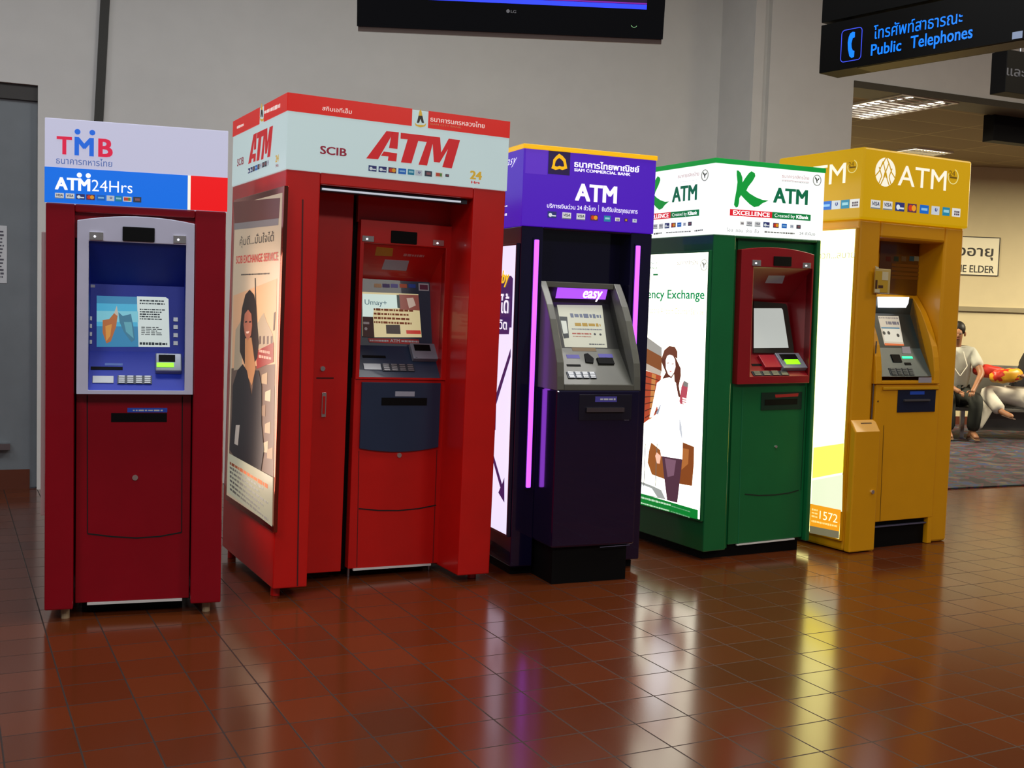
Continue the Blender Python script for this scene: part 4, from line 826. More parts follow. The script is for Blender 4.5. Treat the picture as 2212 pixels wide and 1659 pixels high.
def emblem(mb, s, c, r=.032, raw=False):
    c = c if raw else s(*c); s.disc(mb, c, r, inkg, .001, .001, True, 24, r_in=r * .9); s.disc(mb, c, r * .84, lit('#b8bca8', .7), .001, .001, True, 24, r_in=r * .80)
    P = lambda L: s.poly(mb, [(c[0] + x * r, c[1] + y * r) for x, y in L], lit('#26301c', .4), .001, .001, True)
    P([(-.06, -.5), (.08, -.5), (.06, -.1), (.45, .15), (.5, .45), (.2, .3), (.02, .0), (-.15, .35), (-.5, .6), (-.5, .3), (-.2, .0)])
def f(mb):
    emblem(mb, s, (1590, 300)); s.text(mb, 'ธนาคารกสิกรไทย', (1275, 268), (1275, 245), (1518, 284), inkr, .0, ref='น'); s.rect(mb, s(1275, 290), s(1518, 305), inkr, .001, .001, True) if 0 else None
    seamw = s(1275, 290); seame = s(1518, 309); s.poly(mb, [(seamw[0], seamw[1] - .001), (seame[0], seamw[1] - .001), (seame[0], seamw[1] + .0008), (seamw[0], seamw[1] + .0008)], inkr, .001, .001, True)
    s.text(mb, 'KASIKORNBANK', (1275, 303), (1275, 294), (1518, 328), lit('#7a7a70', .5), .0)
item('bank_lettering', hd, f)
def f(mb):
    emblem(mb, sd, (585, 235)); sd.text(mb, 'ธนาคารกสิกรไทย', (345, 262), (345, 238), (532, 232), inkr, 0, ref='น'); sd.scribble(mb, (360, 300), (530, 270), inkg, 1, .03, .001, fill=.15)
item('bank_lettering', hd, f)
kds = ('rows', 'visa', 'visa', 'plus', 'master', 'blue', 'pale', 'dark')
for x, kd, w in zip((918, 983, 1057, 1137, 1222, 1297, 1365, 1425), kds, (.028, .042, .042, .046, .042, .038, .028, .034)): s.card((x, 670 + (x - 918) * .086), w, kd, hd, .001, em=.6)
for x, kd, w in zip((145, 195, 248, 306, 358, 405, 453), kds[1:], (.042, .042, .046, .042, .038, .028, .034)): sd.card((x, 695 - (x - 145) * .08), w, kd, hd, .001, em=.6)
def f(mb):
    s.text(mb, 'โอน  ถอน  จ่าย  ซื้อ', (780, 740), (780, 718), (1068, 755), lit('#50504a', .5), -.008, ref='น'); s.line(mb, (1120, 752), (1390, 773), .008, lit('#8a8a84', .5), .018, .001); s.text(mb, '24 ชั่วโมง', (1432, 784), (1432, 764), (1572, 794), lit('#50504a', .5), -.005, ref='น')
    sd.line(mb, (130, 762), (200, 752), .008, lit('#70706a', .5), .02, .001); sd.line(mb, (240, 750), (460, 738), .007, lit('#a0a09a', .5), .018, .001); sd.line(mb, (495, 734), (568, 726), .009, lit('#70706a', .5), .02, .001)
item('small_lettering', hd, f)
# machine
fm = FR(k, DF, 'G2'); mxl = fm(640, 800)[0]; mxr = uR - .004; f3 = FR(k, -.005, 'G3')
top = arch(f3, 52, 36, 400, 26, 755, 100, 8); x0, x1 = top[0][0], top[-1][0]; zb0 = (f3(10, 1335)[1] + f3(745, 1352)[1]) / 2
ix0, ix1 = f3(155, 700)[0], f3(722, 700)[0]; iz1, iz0 = f3(420, 222)[1], f3(450, 1272)[1]; n = len(top)
mach = item('machine_front', root, lambda mb: mb.box((mxl, DF, .07), (mxr, k.d - .05, zb0 + .01), grn), .003)
item('backing_panel', root, lambda mb: (mb.box((uL, DF + .01, .05), (mxl, DF + .05, zT), grn), mb.box((mxl, .33, zb0), (uR, .36, zT), grn), mb.box((mxl, DF, iz1 + .05), (uR, DF + .03, zT), grn)))
wine = paint('wine_red_plastic', '#8a0c18', .35, .2)
fr = item('surround', root, lambda mb: mb.ring([f3.p(q) for q in top + [(x1, zb0), (x0, zb0)]], [f3.p(q) for q in [(ix0 + (ix1 - ix0) * i / (n - 1), iz1) for i in range(n)] + [(ix1, iz0), (ix0, iz0)]], Vector((0, .05, 0)), wine), .003, label='dark red arched surround')
item('security_camera', fr, lambda mb: f3.rect(mb, (357, 200), (532, 120), m_slot, .006), .003); lamps(k, f3, 'G3', [((150, 195), (232, 145)), ((640, 228), (715, 182))], fr)
def zz(d, y): return FR(k, d, 'G3')(500, y)[1]
P_ = [(.0, iz1), (.20, zz(.20, 560)), (.12, zz(.12, 1060)), (.0, iz0)]
sg_ = segs(k, ix0, ix1, P_, [wine, wine, wine], ['upper_panel', 'monitor_panel', 'console'], wine)
mon = SL(k, P_[2], P_[1], 'G3'); con = SL(k, P_[3], P_[2], 'G3'); upp = SL(k, P_[1], P_[0], 'G3')
dk_ = paint('monitor_bezel', '#2c2820', .4, .1)
mf = item('monitor_frame', root, lambda mb: mon.poly(mb, [(158, 545), (465, 575), (480, 600), (545, 1000), (548, 1055), (158, 1045)], dk_, .012))
item('screen', mf, lambda mb: mon.poly(mb, [(158, 615), (425, 620), (437, 635), (495, 1003), (158, 1000)], lit('#cdd2cc', .68), .001, .012), label='blank pale grey screen')
item('silver_sticker', sg_[0], lambda mb: upp.poly(mb, [(312, 295), (470, 300), (445, 375), (277, 366)], m_grey, .001)); item('receipt_slot', sg_[2], lambda mb: con.rect(mb, (158, 1170), (248, 1150), m_slot, .002))
item('dispenser_block', sg_[2], lambda mb: con.rect(mb, (272, 1205), (415, 1085), paint('red_plastic', '#a8182c', .35, .2), .02), .003)
keypad(con, sg_[2], (170, 1268), (490, 1225)); reader(k, con, sg_[2], (440, 1225), (600, 1080), (466, 1190), (572, 1148))
def f(mb): fl = FR(k, DF, 'G3'); fl.rect(mb, (240, 1600), (640, 1425), paint('tray_green', '#0c2c20', .35, .1), .004)
tr = item('receipt_tray', mach, f, .002); fl = FR(k, DF, 'G3')
item('tray_slot', tr, lambda mb: fl.rect(mb, (275, 1552), (592, 1492), m_slot, .001, .004)); item('tray_label', tr, lambda mb: fl.poly(mb, [(375, 1450), (602, 1440), (598, 1470), (380, 1478)], mat('red_strip', '#b01c20', .5), .001, .004))
item('key_lock', mach, lambda mb: fm.disc(mb, (947, 848), .008, m_chrome, .006)); ge = mat('dark_green_gap', '#04180e', .6)
seam(fm, [(735, 1172), (830, 1182), (940, 1180), (1040, 1168), (1105, 1150)], parent=mach, name='door_seam', w=.006, m=ge); seam(fm, [(718, 440), (690, 1530)], parent=mach, name='door_seam', w=.004, m=mat('light_green_edge', '#1c7048', .4)); seam(fm, [(1150, 440), (1120, 1150)], parent=mach, name='door_seam', w=.003, m=ge)
item('bottom_edge', mach, lambda mb: mb.box((fm(680, 1540)[0], DF - .005, .06), (fm(1075, 1512)[0], DF + .01, .068), mat('bare_edge', '#d4d0cc', .4)))
def f(mb): mb.box((.03, .05, .0), (k.w - .05, k.d - .04, .065), m_slot)
level(item('plinth', root, f), k)
sp = SD(k, -.02, 'G'); sp2 = sp.to('G2'); A = sp(625, 925); B = sp2(417, 1340)
py = -(A[0] + B[0]) / 2; lb = lightbox(k, 0, grn, lit('#f4f2dc', 3.2), py - .012, k.d - .03, B[1] - .012, A[1] + .012, fwid=.012)
def f(mb):
    s = sp; q = sp2; o = .0006; L = lambda c, e=.9: lit(c, e)
    s.text(mb, 'Currency Exchange', (-85, 1335), (-85, 1262), (588, 1335), L('#0a9a5a', .8), .02, ref='E', off=o)
    emblem(mb, s, (582, 1040)); s.text(mb, 'ธนาคารกสิกรไทย', (342, 1038), (342, 1012), (530, 1028), L('#90807a', .7), .02, ref='น', off=o); s.scribble(mb, (360, 1075), (530, 1055), L('#d8d8d0', 1.4), 1, .02, o)
    s.text(mb, 'CURRENCY', (20, 1035), (20, 1018), (168, 1032), L('#3c9478', .7), .02, off=o); s.text(mb, 'EXCHANGE', (20, 1078), (20, 1060), (168, 1073), L('#3c9478', .7), .02, off=o); s.rect(mb, (125, 1134), (168, 1118), L('#0c8040', .8), o)
    s.text(mb, 'at the Airport Counter Service', (100, 1470), (100, 1420), (580, 1470), L('#e0d490', 1.0), .0, off=o)
    # stacked crates and shelf behind the figure
    q.poly(mb, [(50, 80), (158, 158), (158, 220), (50, 160)], L('#a8a49c'), o); q.poly(mb, [(50, 160), (158, 220), (158, 320), (45, 262)], L('#8c5028'), o); q.poly(mb, [(45, 262), (158, 320), (150, 352), (45, 312)], L('#c8b8a8'), o)
    q.poly(mb, [(45, 314), (155, 352), (132, 610), (35, 680)], L('#b84828'), o)
    for i in range(7):
        q.poly(mb, [(45, 350 + i * 48), (150 - i * 3, 385 + i * 34), (150 - i * 3, 390 + i * 34), (45, 358 + i * 48)], L('#5c2818'), o, .0006)
    q.poly(mb, [(92, 335), (120, 345), (98, 640), (74, 655)], L('#d08848'), o, .0005)
    # handbag, luggage
    q.poly(mb, [(90, 812), (170, 880), (185, 1065), (95, 1032), (66, 950), (75, 870)], L('#a05c28'), o, .0008); q.poly(mb, [(300, 808), (385, 842), (384, 960), (372, 1112), (280, 1096), (290, 930)], L('#8c4a20'), o, .0008); q.poly(mb, [(305, 850), (350, 860), (345, 960), (300, 1000)], L('#b87038'), o, .0012)
    q.poly(mb, [(20, 1082), (100, 1112), (160, 1140), (190, 1205), (15, 1170)], L('#a8aca8'), o, .0004); q.poly(mb, [(25, 1100), (95, 1128), (135, 1190), (20, 1165)], L('#e0e4e0', 1.6), o, .0008)
    for x in (38, 118): q.poly(mb, [(x, 1110), (x + 4, 1112), (x + 14, 820), (x + 10, 820)], L('#70706c'), o, .001)
    # figure: hat, hair, face, white dress, bag arm, legs
    q.poly(mb, [(165, 905), (305, 925), (288, 1080), (272, 1228), (202, 1210), (182, 1060)], L('#5c3848', .8), o, .0015); q.poly(mb, [(185, 920), (262, 935), (248, 1040), (205, 1050)], L('#8c6478', .8), o, .002)
    q.poly(mb, [(190, 205), (240, 200), (262, 240), (290, 300), (292, 350), (278, 420), (292, 505), (268, 490), (250, 400), (245, 340), (225, 372), (165, 372), (188, 330), (160, 262), (158, 232)], L('#6a3424', .8), o, .0012)
    q.poly(mb, [(178, 175), (212, 146), (250, 152), (268, 185), (268, 235), (238, 212), (212, 205), (180, 232), (158, 236)], L('#7c4430', .8), o, .0022)
    q.poly(mb, [(198, 215), (215, 206), (238, 214), (252, 240), (256, 290), (245, 330), (226, 358), (205, 340), (190, 300), (188, 245)], L('#fff0e6', 1.7), o, .0025)
    for x, y in ((204, 262), (236, 268)): q.poly(mb, [(x - 6, y), (x + 7, y - 2), (x + 7, y + 4), (x - 6, y + 5)], L('#b08878', 1.0), o, .003)
    q.poly(mb, [(212, 318), (232, 318), (224, 328)], L('#d87878', 1.0), o, .003)
    q.poly(mb, [(160, 375), (215, 362), (258, 400), (272, 480), (290, 545), (285, 640), (308, 780), (305, 928), (160, 905), (140, 790), (150, 640), (130, 560), (125, 450), (138, 395)], L('#ffffff', 3.0), o, .0018)
    q.poly(mb, [(136, 395), (128, 560), (100, 640), (78, 640), (100, 540), (128, 400)], L('#fff0e6', 1.9), o, .0016); q.poly(mb, [(148, 560), (160, 540), (138, 620), (122, 612)], L('#98a0b0', 1.0), o, .0024)
    q.poly(mb, [(286, 640), (300, 700), (306, 782), (300, 780), (284, 720)], L('#b8bcc4', 1.2), o, .0024)
    q.poly(mb, [(315, 385), (346, 402), (330, 540), (300, 560), (284, 535), (298, 430)], L('#c05060', .9), o, .003); q.poly(mb, [(315, 385), (346, 402), (342, 432), (310, 420)], L('#8a8480', .9), o, .0034)
    for i in range(4): q.poly(mb, [(306, 500 + i * 16), (334, 508 + i * 16), (332, 518 + i * 16), (306, 511 + i * 16)], L('#ffe4d8', 1.6), o, .0036)
    q.poly(mb, [(268, 480), (292, 545), (330, 552), (322, 576), (286, 580), (270, 540)], L('#ffeae0', 1.8), o, .0032); q.poly(mb, [(130, 880), (158, 905), (150, 958), (132, 955), (120, 905)], L('#f0b8a0', 1.2), o, .003)
    q.poly(mb, [(12, 1160), (417, 1278), (415, 1342), (12, 1236)], lit('#0c8a34', .8), o, .0036)
    q.line(mb, (25, 1190), (230, 1245), .010, lit('#c8e8c8', .9), .02, .0046); q.line(mb, (25, 1228), (220, 1283), .008, lit('#c8e8c8', .9), .02, .0046); q.line(mb, (235, 1250), (365, 1290), .006, lit('#80c090', .7), .02, .0046); q.line(mb, (230, 1286), (360, 1328), .006, lit('#80c090', .7), .02, .0046)
item('poster_picture', lb, f, label='bright poster of a woman in a white dress and brown hat')

# ======== fifth kiosk: yellow
k = Kiosk('atm_kiosk', 2.009, 6.745, 29.8, .905, .684, 2.396, .16, dict(TL=(1865, 319), TR=(2092, 351), BL=(1823, 1190), BR=(2042, 1172)),
          'mustard yellow kiosk with white ATM lettering, last in the row on the right', .004)
root = k.root; yl = paint('mustard_lacquer', '#dc9a02', .4, .2, var=.06); F0 = FR(k, 0, 'Y'); F2 = FR(k, 0, 'Y2'); F3 = FR(k, 0, 'Y3')
zH = F0(1565, 775)[1]; uL = F0(832, 900)[0]; uR = F0(1390, 900)[0]; zT = F0(1100, 872)[1]
body = shell(k, yl, uL, uR, zT, zH, bevel=.02); yb = lit('#c89a06', .80); hd = header(k, yb, (F0(680, 690)[1] + F0(1565, 775)[1]) / 2, .016, bevel=.012); s = FR(k, -.016, 'Y'); sd = SD(k, -.016, 'Y')
wl = lit('#f2ecd8', .95); cr = lit('#e8dc8c', .8); br = lit('#7a5c10', .5)
c = s(872, 290); rx = (s(960, 300)[0] - s(785, 290)[0]) / 2; ry = rx
YL = [[(-.30, .72), (-.62, .02), (-.98, -.34)], [(-.30, .72), (-.04, .06), (.08, -.38)], [(.28, .66), (.02, .06), (-.10, -.38)], [(.28, .66), (.60, .02), (.98, -.34)], [(-.66, .30), (-.36, -.30), (-.62, -.86)], [(.62, .30), (.36, -.30), (.62, -.86)], [(-.06, -.02), (-.20, -.5), (-.48, -.98)], [(.04, -.02), (.20, -.5), (.48, -.98)], [(-.42, .42), (-.02, 1.02)], [(.42, .42), (.02, 1.02)]]
def f(mb):
    s.disc(mb, c, rx, wl, .001, .001, True, 28, ry=ry)
    for L in YL:
        for (ax, ay), (bx, by) in zip(L[:-1], L[1:]):
            A = Vector((c[0] + ax * rx, c[1] + ay * ry)); B = Vector((c[0] + bx * rx, c[1] + by * ry)); d = (B - A).normalized(); n = Vector((-d.y, d.x)) * .0035
            s.poly(mb, [tuple(A - n), tuple(B - n), tuple(B + n), tuple(A + n)], yb, .0006, .002, True)
item('bank_emblem', hd, f)
def clock(mb, s, a, b):
    A = s(*a); B = s(*b); cc = ((A[0] + B[0]) / 2, (A[1] + B[1]) / 2); r = abs(B[0] - A[0]) / 2
    s.disc(mb, cc, r, cr, .001, .001, True, 24, a0=-200, a1=70, r_in=r * .88, ry=r)
    s.text(mb, '24', (cc[0] - r * .8, cc[1] + r * .05), (0, cc[1] + r * .7), (cc[0] + r * .3, 0), br, .0, off=.001, raw=True); s.rect(mb, (cc[0] - r * .6, cc[1] - r * .25), (cc[0] + r * .7, cc[1] - r * .02), br, .001, .001, True)
def f(mb): s.text(mb, 'ATM', (978, 400), (978, 228), (1392, 447), wl, .004); clock(mb, s, (1410, 330), (1502, 330))
item('lettering', hd, f)
te = sd(530, 390)[0]; ts_ = te - (s(1392, 447)[0] - s(978, 400)[0]) * .98; zc_ = s(978, 400)[1]; zt_ = s(978, 228)[1]
def f(mb):
    sd.text(mb, 'ATM', (ts_, zc_), (ts_, zt_), (te, zc_), wl, .004, raw=True); clock(mb, sd, (548, 240), (632, 240)); cc = (ts_ - .12, (zc_ + zt_) / 2); sd.disc(mb, cc, rx, wl, .001, .001, True, 24)
item('side_lettering', hd, f)
kds = ('visa', 'visa', 'plus', 'master', 'blue', 'pale', 'cyan', 'rows')
for x, kd in zip((788, 892, 997, 1102, 1207, 1303, 1395, 1482), kds): s.card((x, 564 + (x - 788) * .107), .078, kd, hd, .001, em=.75)
for x, kd in zip((372, 452, 530, 611), kds[4:]): sd.card((x, 573 - (x - 372) * .075), .078, kd, hd, .001, em=.8)
# recess: back wall, board with painted reflections, curved hood machine
YD = .20
rb = item('recess_back', root, lambda mb: mb.box((uL, YD, .35), (uR, YD + .03, zT), yl)); fb = FR(k, YD, 'Y3')
vt = item('display_board', rb, lambda mb: fb.rect(mb, (60, 560), (436, 75), paint('brown_board', '#5e3606', .22, .5), .006), .002, label='glossy brown board above the hood')
for x, c_ in ((150, '#5c2008'), (222, '#243828'), (290, '#6a5030'), (362, '#24505a'), (405, '#8a8464')): item('board_reflection', vt, lambda mb: fb.rect(mb, (x - 22, 272), (x + 22, 232), mat('board_reflection', c_, .4), .001, .006))  # coloured patches paint the reflections seen in the back panel
item('slat_reflections', vt, lambda mb: [fb.rect(mb, (180, y + 6), (430, y), mat('slat_reflection', '#7a4808', .4), .001, .006) for y in (310, 345, 385, 420)])  # lighter lines paint the slats mirrored in the panel
hx0 = xat(k, -.02, 'Y3', 85, 1350); hx1 = xat(k, -.02, 'Y3', 618, 1360); hx0 = max(hx0, uL - .0); sx = Surf((hx1, 0, 0), (0, -1, 0), (0, 0, 1), 'Y3', k)
prof = [(-u, z) for u, z in [sx(*q) for q in ((420, 585), (455, 645), (500, 725), (540, 830), (575, 940), (600, 1040), (615, 1140), (622, 1260), (620, 1378))]]
prof = [(max(-.05, min(YD - .01, y)), z) for y, z in prof]; rim = .05
hood(k, uL + .004, hx1, prof, YD, rim, yl, yl, 'Y3', t_top=.02)
X0, X1 = uL + .004 + rim, hx1 - rim; sg1 = paint('steel_blue_plastic', '#4c5c5c', .35, .2); sg2 = paint('dark_steel_plastic', '#2c3838', .4, .2)
def zz(d, y): return FR(k, d, 'Y3')(200, y)[1]
zt = prof[0][1] - .02; PR = [(YD - .02, zt), (YD - .005, zz(YD, 745)), (.10, zz(.10, 1050)), (.0, zz(0, 1305))]
sg_ = segs(k, X0, X1, PR, [sg2, sg2, sg1], ['light_panel_bezel', 'monitor_panel', 'console'], sg1)
lpz = FR(k, YD - .04, 'Y3'); mon = SL(k, PR[2], PR[1], 'Y3'); con = SL(k, PR[3], PR[2], 'Y3')
item('topper_light', root, lambda mb: lpz.poly(mb, [(62, 590), (340, 596), (332, 650), (310, 690), (65, 685)], lit('#fbfaff', 2.2), .006), label='glowing white light panel under the hood')
def f(mb):
    L = lambda c_, e=.62: lit(c_, e)
    mon.poly(mb, [(65, 762), (250, 765), (300, 1030), (125, 1016)], L('#cfc4b0', .7), .001); mon.scribble(mb, (145, 850), (245, 805), L('#807c88', .5), 1, .03, .0015, fill=.7); mon.scribble(mb, (75, 790), (240, 772), L('#a89c94', .5), 1, .02, .0015)
    mon.poly(mb, [(95, 862), (258, 868), (260, 880), (98, 874)], L('#4a88a8', .6), .0005, .001); mon.poly(mb, [(110, 880), (262, 884), (292, 1000), (128, 990)], L('#e0dccc', .7), .0004, .001)
    for x, y in ((120, 915), (162, 915), (245, 938)): mon.disc(mb, (x, y), .012, L('#34363a', .4), .0005, .002)
    mon.poly(mb, [(125, 1005), (298, 1018), (300, 1032), (128, 1026)], L('#e06a30', .7), .0005, .0015)
item('screen', root, f, label='lit cream screen page with an orange foot')
item('notice_sticker', sg_[2], lambda mb: con.poly(mb, [(280, 1040), (350, 1040), (365, 1105), (285, 1100)], paint('lilac_paper', '#a09ca8', .6, 0), .002)); item('card_slot', sg_[2], lambda mb: con.rect(mb, (205, 1180), (254, 1112), m_slot, .006)); item('receipt_slot', sg_[2], lambda mb: con.rect(mb, (310, 1205), (358, 1185), m_slot, .003))
item('reader_light', sg_[2], lambda mb: con.rect(mb, (288, 1145), (370, 1130), mat('mint_light', '#10ff90', .4, 0, 2.0), .004)); keypad(con, sg_[2], (185, 1295), (370, 1235), mat('dull_keys', '#4c5454', .5))
mz = prof[-1][1]; fm = FR(k, -.012, 'Y3'); fm2 = fm.to('Y2'); ml = F2(480, 420)[0]; kzt = fm2(650, 1355)[1]; kl, kr = fm2(484, 1400)[0], fm2(840, 1400)[0]
mach = item('machine_front', root, lambda mb: mb.box((ml, -.012, kzt), (uR + .012, .3, mz - .002), yl), .004)
item('yellow_ledge', mach, lambda mb: mb.box((ml + .05, -.022, mz - .035), (hx1, -.012, mz - .018), paint('bright_yellow', '#d09a08', .4, .1)), .002)
item('notice_sticker', root, lambda mb: FR(k, prof[-1][0], 'Y3').rect(mb, (430, 1365), (548, 1318), paint('lilac_paper', '#a09ca8', .6, 0), .001))
tr = item('receipt_tray', mach, lambda mb: fm.rect(mb, (236, 1628), (585, 1430), paint('navy_plastic', '#141c34', .3, .1), .004), .003)
item('tray_edge', tr, lambda mb: fm.rect(mb, (290, 1528), (520, 1512), m_key, .012, .004)); item('tray_label', tr, lambda mb: fm.rect(mb, (350, 1470), (480, 1442), mat('blue_label', '#1c4cc0', .5), .001, .004))
ky = mat('dark_yellow_gap', '#5a3a02', .6); seam(fm2, [(540, 700), (515, 1360)], parent=mach, name='door_seam', m=ky, w=.003); seam(F2, [(487, 120), (455, 660)], parent=body, name='steel_hinge', m=m_steel, w=.01)
item('screw_head', mach, lambda mb: fm2.disc(mb, (500, 535), .006, ky, .001))
# lower left box with a sloping lid
bz = F2(400, 735)[1]; bzt = F2(340, 655)[1]
bx = item('side_storage_box', root, lambda mb: mb.prism([(0, -.001, .005), (0, -.001, bzt), (0, -.05, bz), (0, -.05, .005)], Vector((uL + .035, 0, 0)), yl), .008)
item('lid_slot', bx, lambda mb: SL(k, (-.05, bz), (-.001, bzt), 'Y2').rect(mb, (385, 688), (455, 680), ky, .001)); bf = FR(k, -.05, 'Y2')
item('key_lock', bx, lambda mb: bf.disc(mb, (462, 1157), .012, m_chrome, .008))
item('kick_opening', root, lambda mb: mb.box((kl, .02, .0), (kr, k.d - .08, kzt - .001), m_slot)); item('kick_ledge', root, lambda mb: mb.box((kl, .0, .13), (kr, .03, .137), mat('grey_edge', '#5a5870', .4)))
item('leg', root, lambda mb: mb.box((kr, -.012, .005), (uR + .012, .3, kzt), yl)); item('leg', root, lambda mb: mb.box((uL + .001, -.0, .005), (kl, .3, kzt), yl))
# leaflet holder on the left edge of the recess
def f(mb): a = FR(k, -.012, 'Y3'); a.rect(mb, (25, 555), (168, 345), mat('clear_plastic', '#c8b070', .15), .012)
lh = item('leaflet_holder', root, f, .002)
def f(mb):
    a = FR(k, -.026, 'Y3'); a.rect(mb, (32, 545), (160, 365), mat('leaflet_yellow', '#c09a28', .5), .001); a.rect(mb, (100, 440), (158, 368), mat('leaflet_cream', '#cfc4a0', .5), .001, .001); a.rect(mb, (35, 550), (80, 520), mat('leaflet_cream', '#cfc4a0', .5), .001, .001)
    a.rect(mb, (38, 520), (60, 440), mat('leaflet_dark', '#4c2c1c', .5), .001, .001); a.rect(mb, (66, 510), (110, 488), mat('leaflet_dark', '#4c2c1c', .5), .001, .001); a.poly(mb, [(45, 312), (78, 325), (80, 345), (55, 345)], mat('leaflet_cream', '#cfc4a0', .5), .001, -.006)
item('leaflet', lh, f)
sp = SD(k, -.02, 'Y'); sp2 = sp.to('Y2'); A = sp(622, 772); B = sp2(232, 1475); py = -(A[0] + B[0]) / 2
lb = lightbox(k, 0, yl, lit('#f6ee9a', 3.4), py - .012, k.d - .02, B[1] - .012, A[1] + .012, fwid=.012)
def f(mb):
    s = sp; q = sp2; o = .0006
    s.text(mb, 'สะดวก...สบาย', (230, 1028), (230, 985), (612, 1028), lit('#a8a894', 1.0), -.005, ref='น', off=o); s.scribble(mb, (450, 1320), (600, 1270), lit('#e0e0d0', 1.6), 1, .05, o, fill=.2)
    q.poly(mb, [(60, 850), (268, 820), (262, 1020), (52, 1060)], lit('#f0dc40', 3.0), o); q.poly(mb, [(52, 1075), (262, 1035), (258, 1290), (45, 1250)], lit('#c8ccb0', 1.5), o, .0005)
    q.poly(mb, [(40, 1235), (250, 1278), (240, 1425), (36, 1385)], lit('#f09c1c', 1.0), o, .001); q.poly(mb, [(36, 1385), (240, 1425), (238, 1475), (36, 1435)], lit('#8c8468', .6), o, .0015)
    q.text(mb, '1572', (105, 1338), (105, 1282), (228, 1358), lit('#fff0c8', 1.4), -.005, off=.0025); q.scribble(mb, (50, 1330), (92, 1270), lit('#f8cc80', 1.2), 3, .02, .0025); q.line(mb, (50, 1352), (225, 1390), .012, lit('#f8cc80', 1.2), .02, .0025)
item('poster_picture', lb, f, label='white glowing panel with an orange foot reading 1572')

# ------------------------------------------------------------------ people and bench in the lounge
def skinmesh(name, V, E, R, m, parent, sub=1, shade=True, **kw):
    me = bpy.data.meshes.new(name); me.from_pydata(V, E, []); o = bpy.data.objects.new(name, me); COL.objects.link(o)
    sk = o.modifiers.new('skin', 'SKIN'); sk.use_smooth_shade = True
    for v, r in zip(me.skin_vertices[0].data, R): v.radius = (r, r) if not isinstance(r, tuple) else r
    me.skin_vertices[0].data[0].use_root = True
    sb = o.modifiers.new('subdivision', 'SUBSURF'); sb.levels = sub; sb.render_levels = sub
    bpy.context.view_layer.update(); m2 = bpy.data.meshes.new_from_object(o.evaluated_get(bpy.context.evaluated_depsgraph_get()))
    bpy.data.objects.remove(o); m2.name = name; m2.materials.clear(); m2.materials.append(m)
    for p in m2.polygons: p.use_smooth = True; p.material_index = 0
    q = bpy.data.objects.new(name, m2); COL.objects.link(q); q.parent = parent; return tag(q, **kw)
def ball(name, c, r, m, parent, rot=(0, 0, 0)):
    bm = bmesh.new(); bmesh.ops.create_uvsphere(bm, u_segments=16, v_segments=10, radius=1)
    for v in bm.verts: v.co = Vector((v.co.x * r[0], v.co.y * r[1], v.co.z * r[2]))
    me = bpy.data.meshes.new(name); bm.to_mesh(me); bm.free(); me.materials.append(m)
    for p in me.polygons: p.use_smooth = True
    o = bpy.data.objects.new(name, me); COL.objects.link(o); o.location = c; o.rotation_euler = rot; o.parent = parent; return o
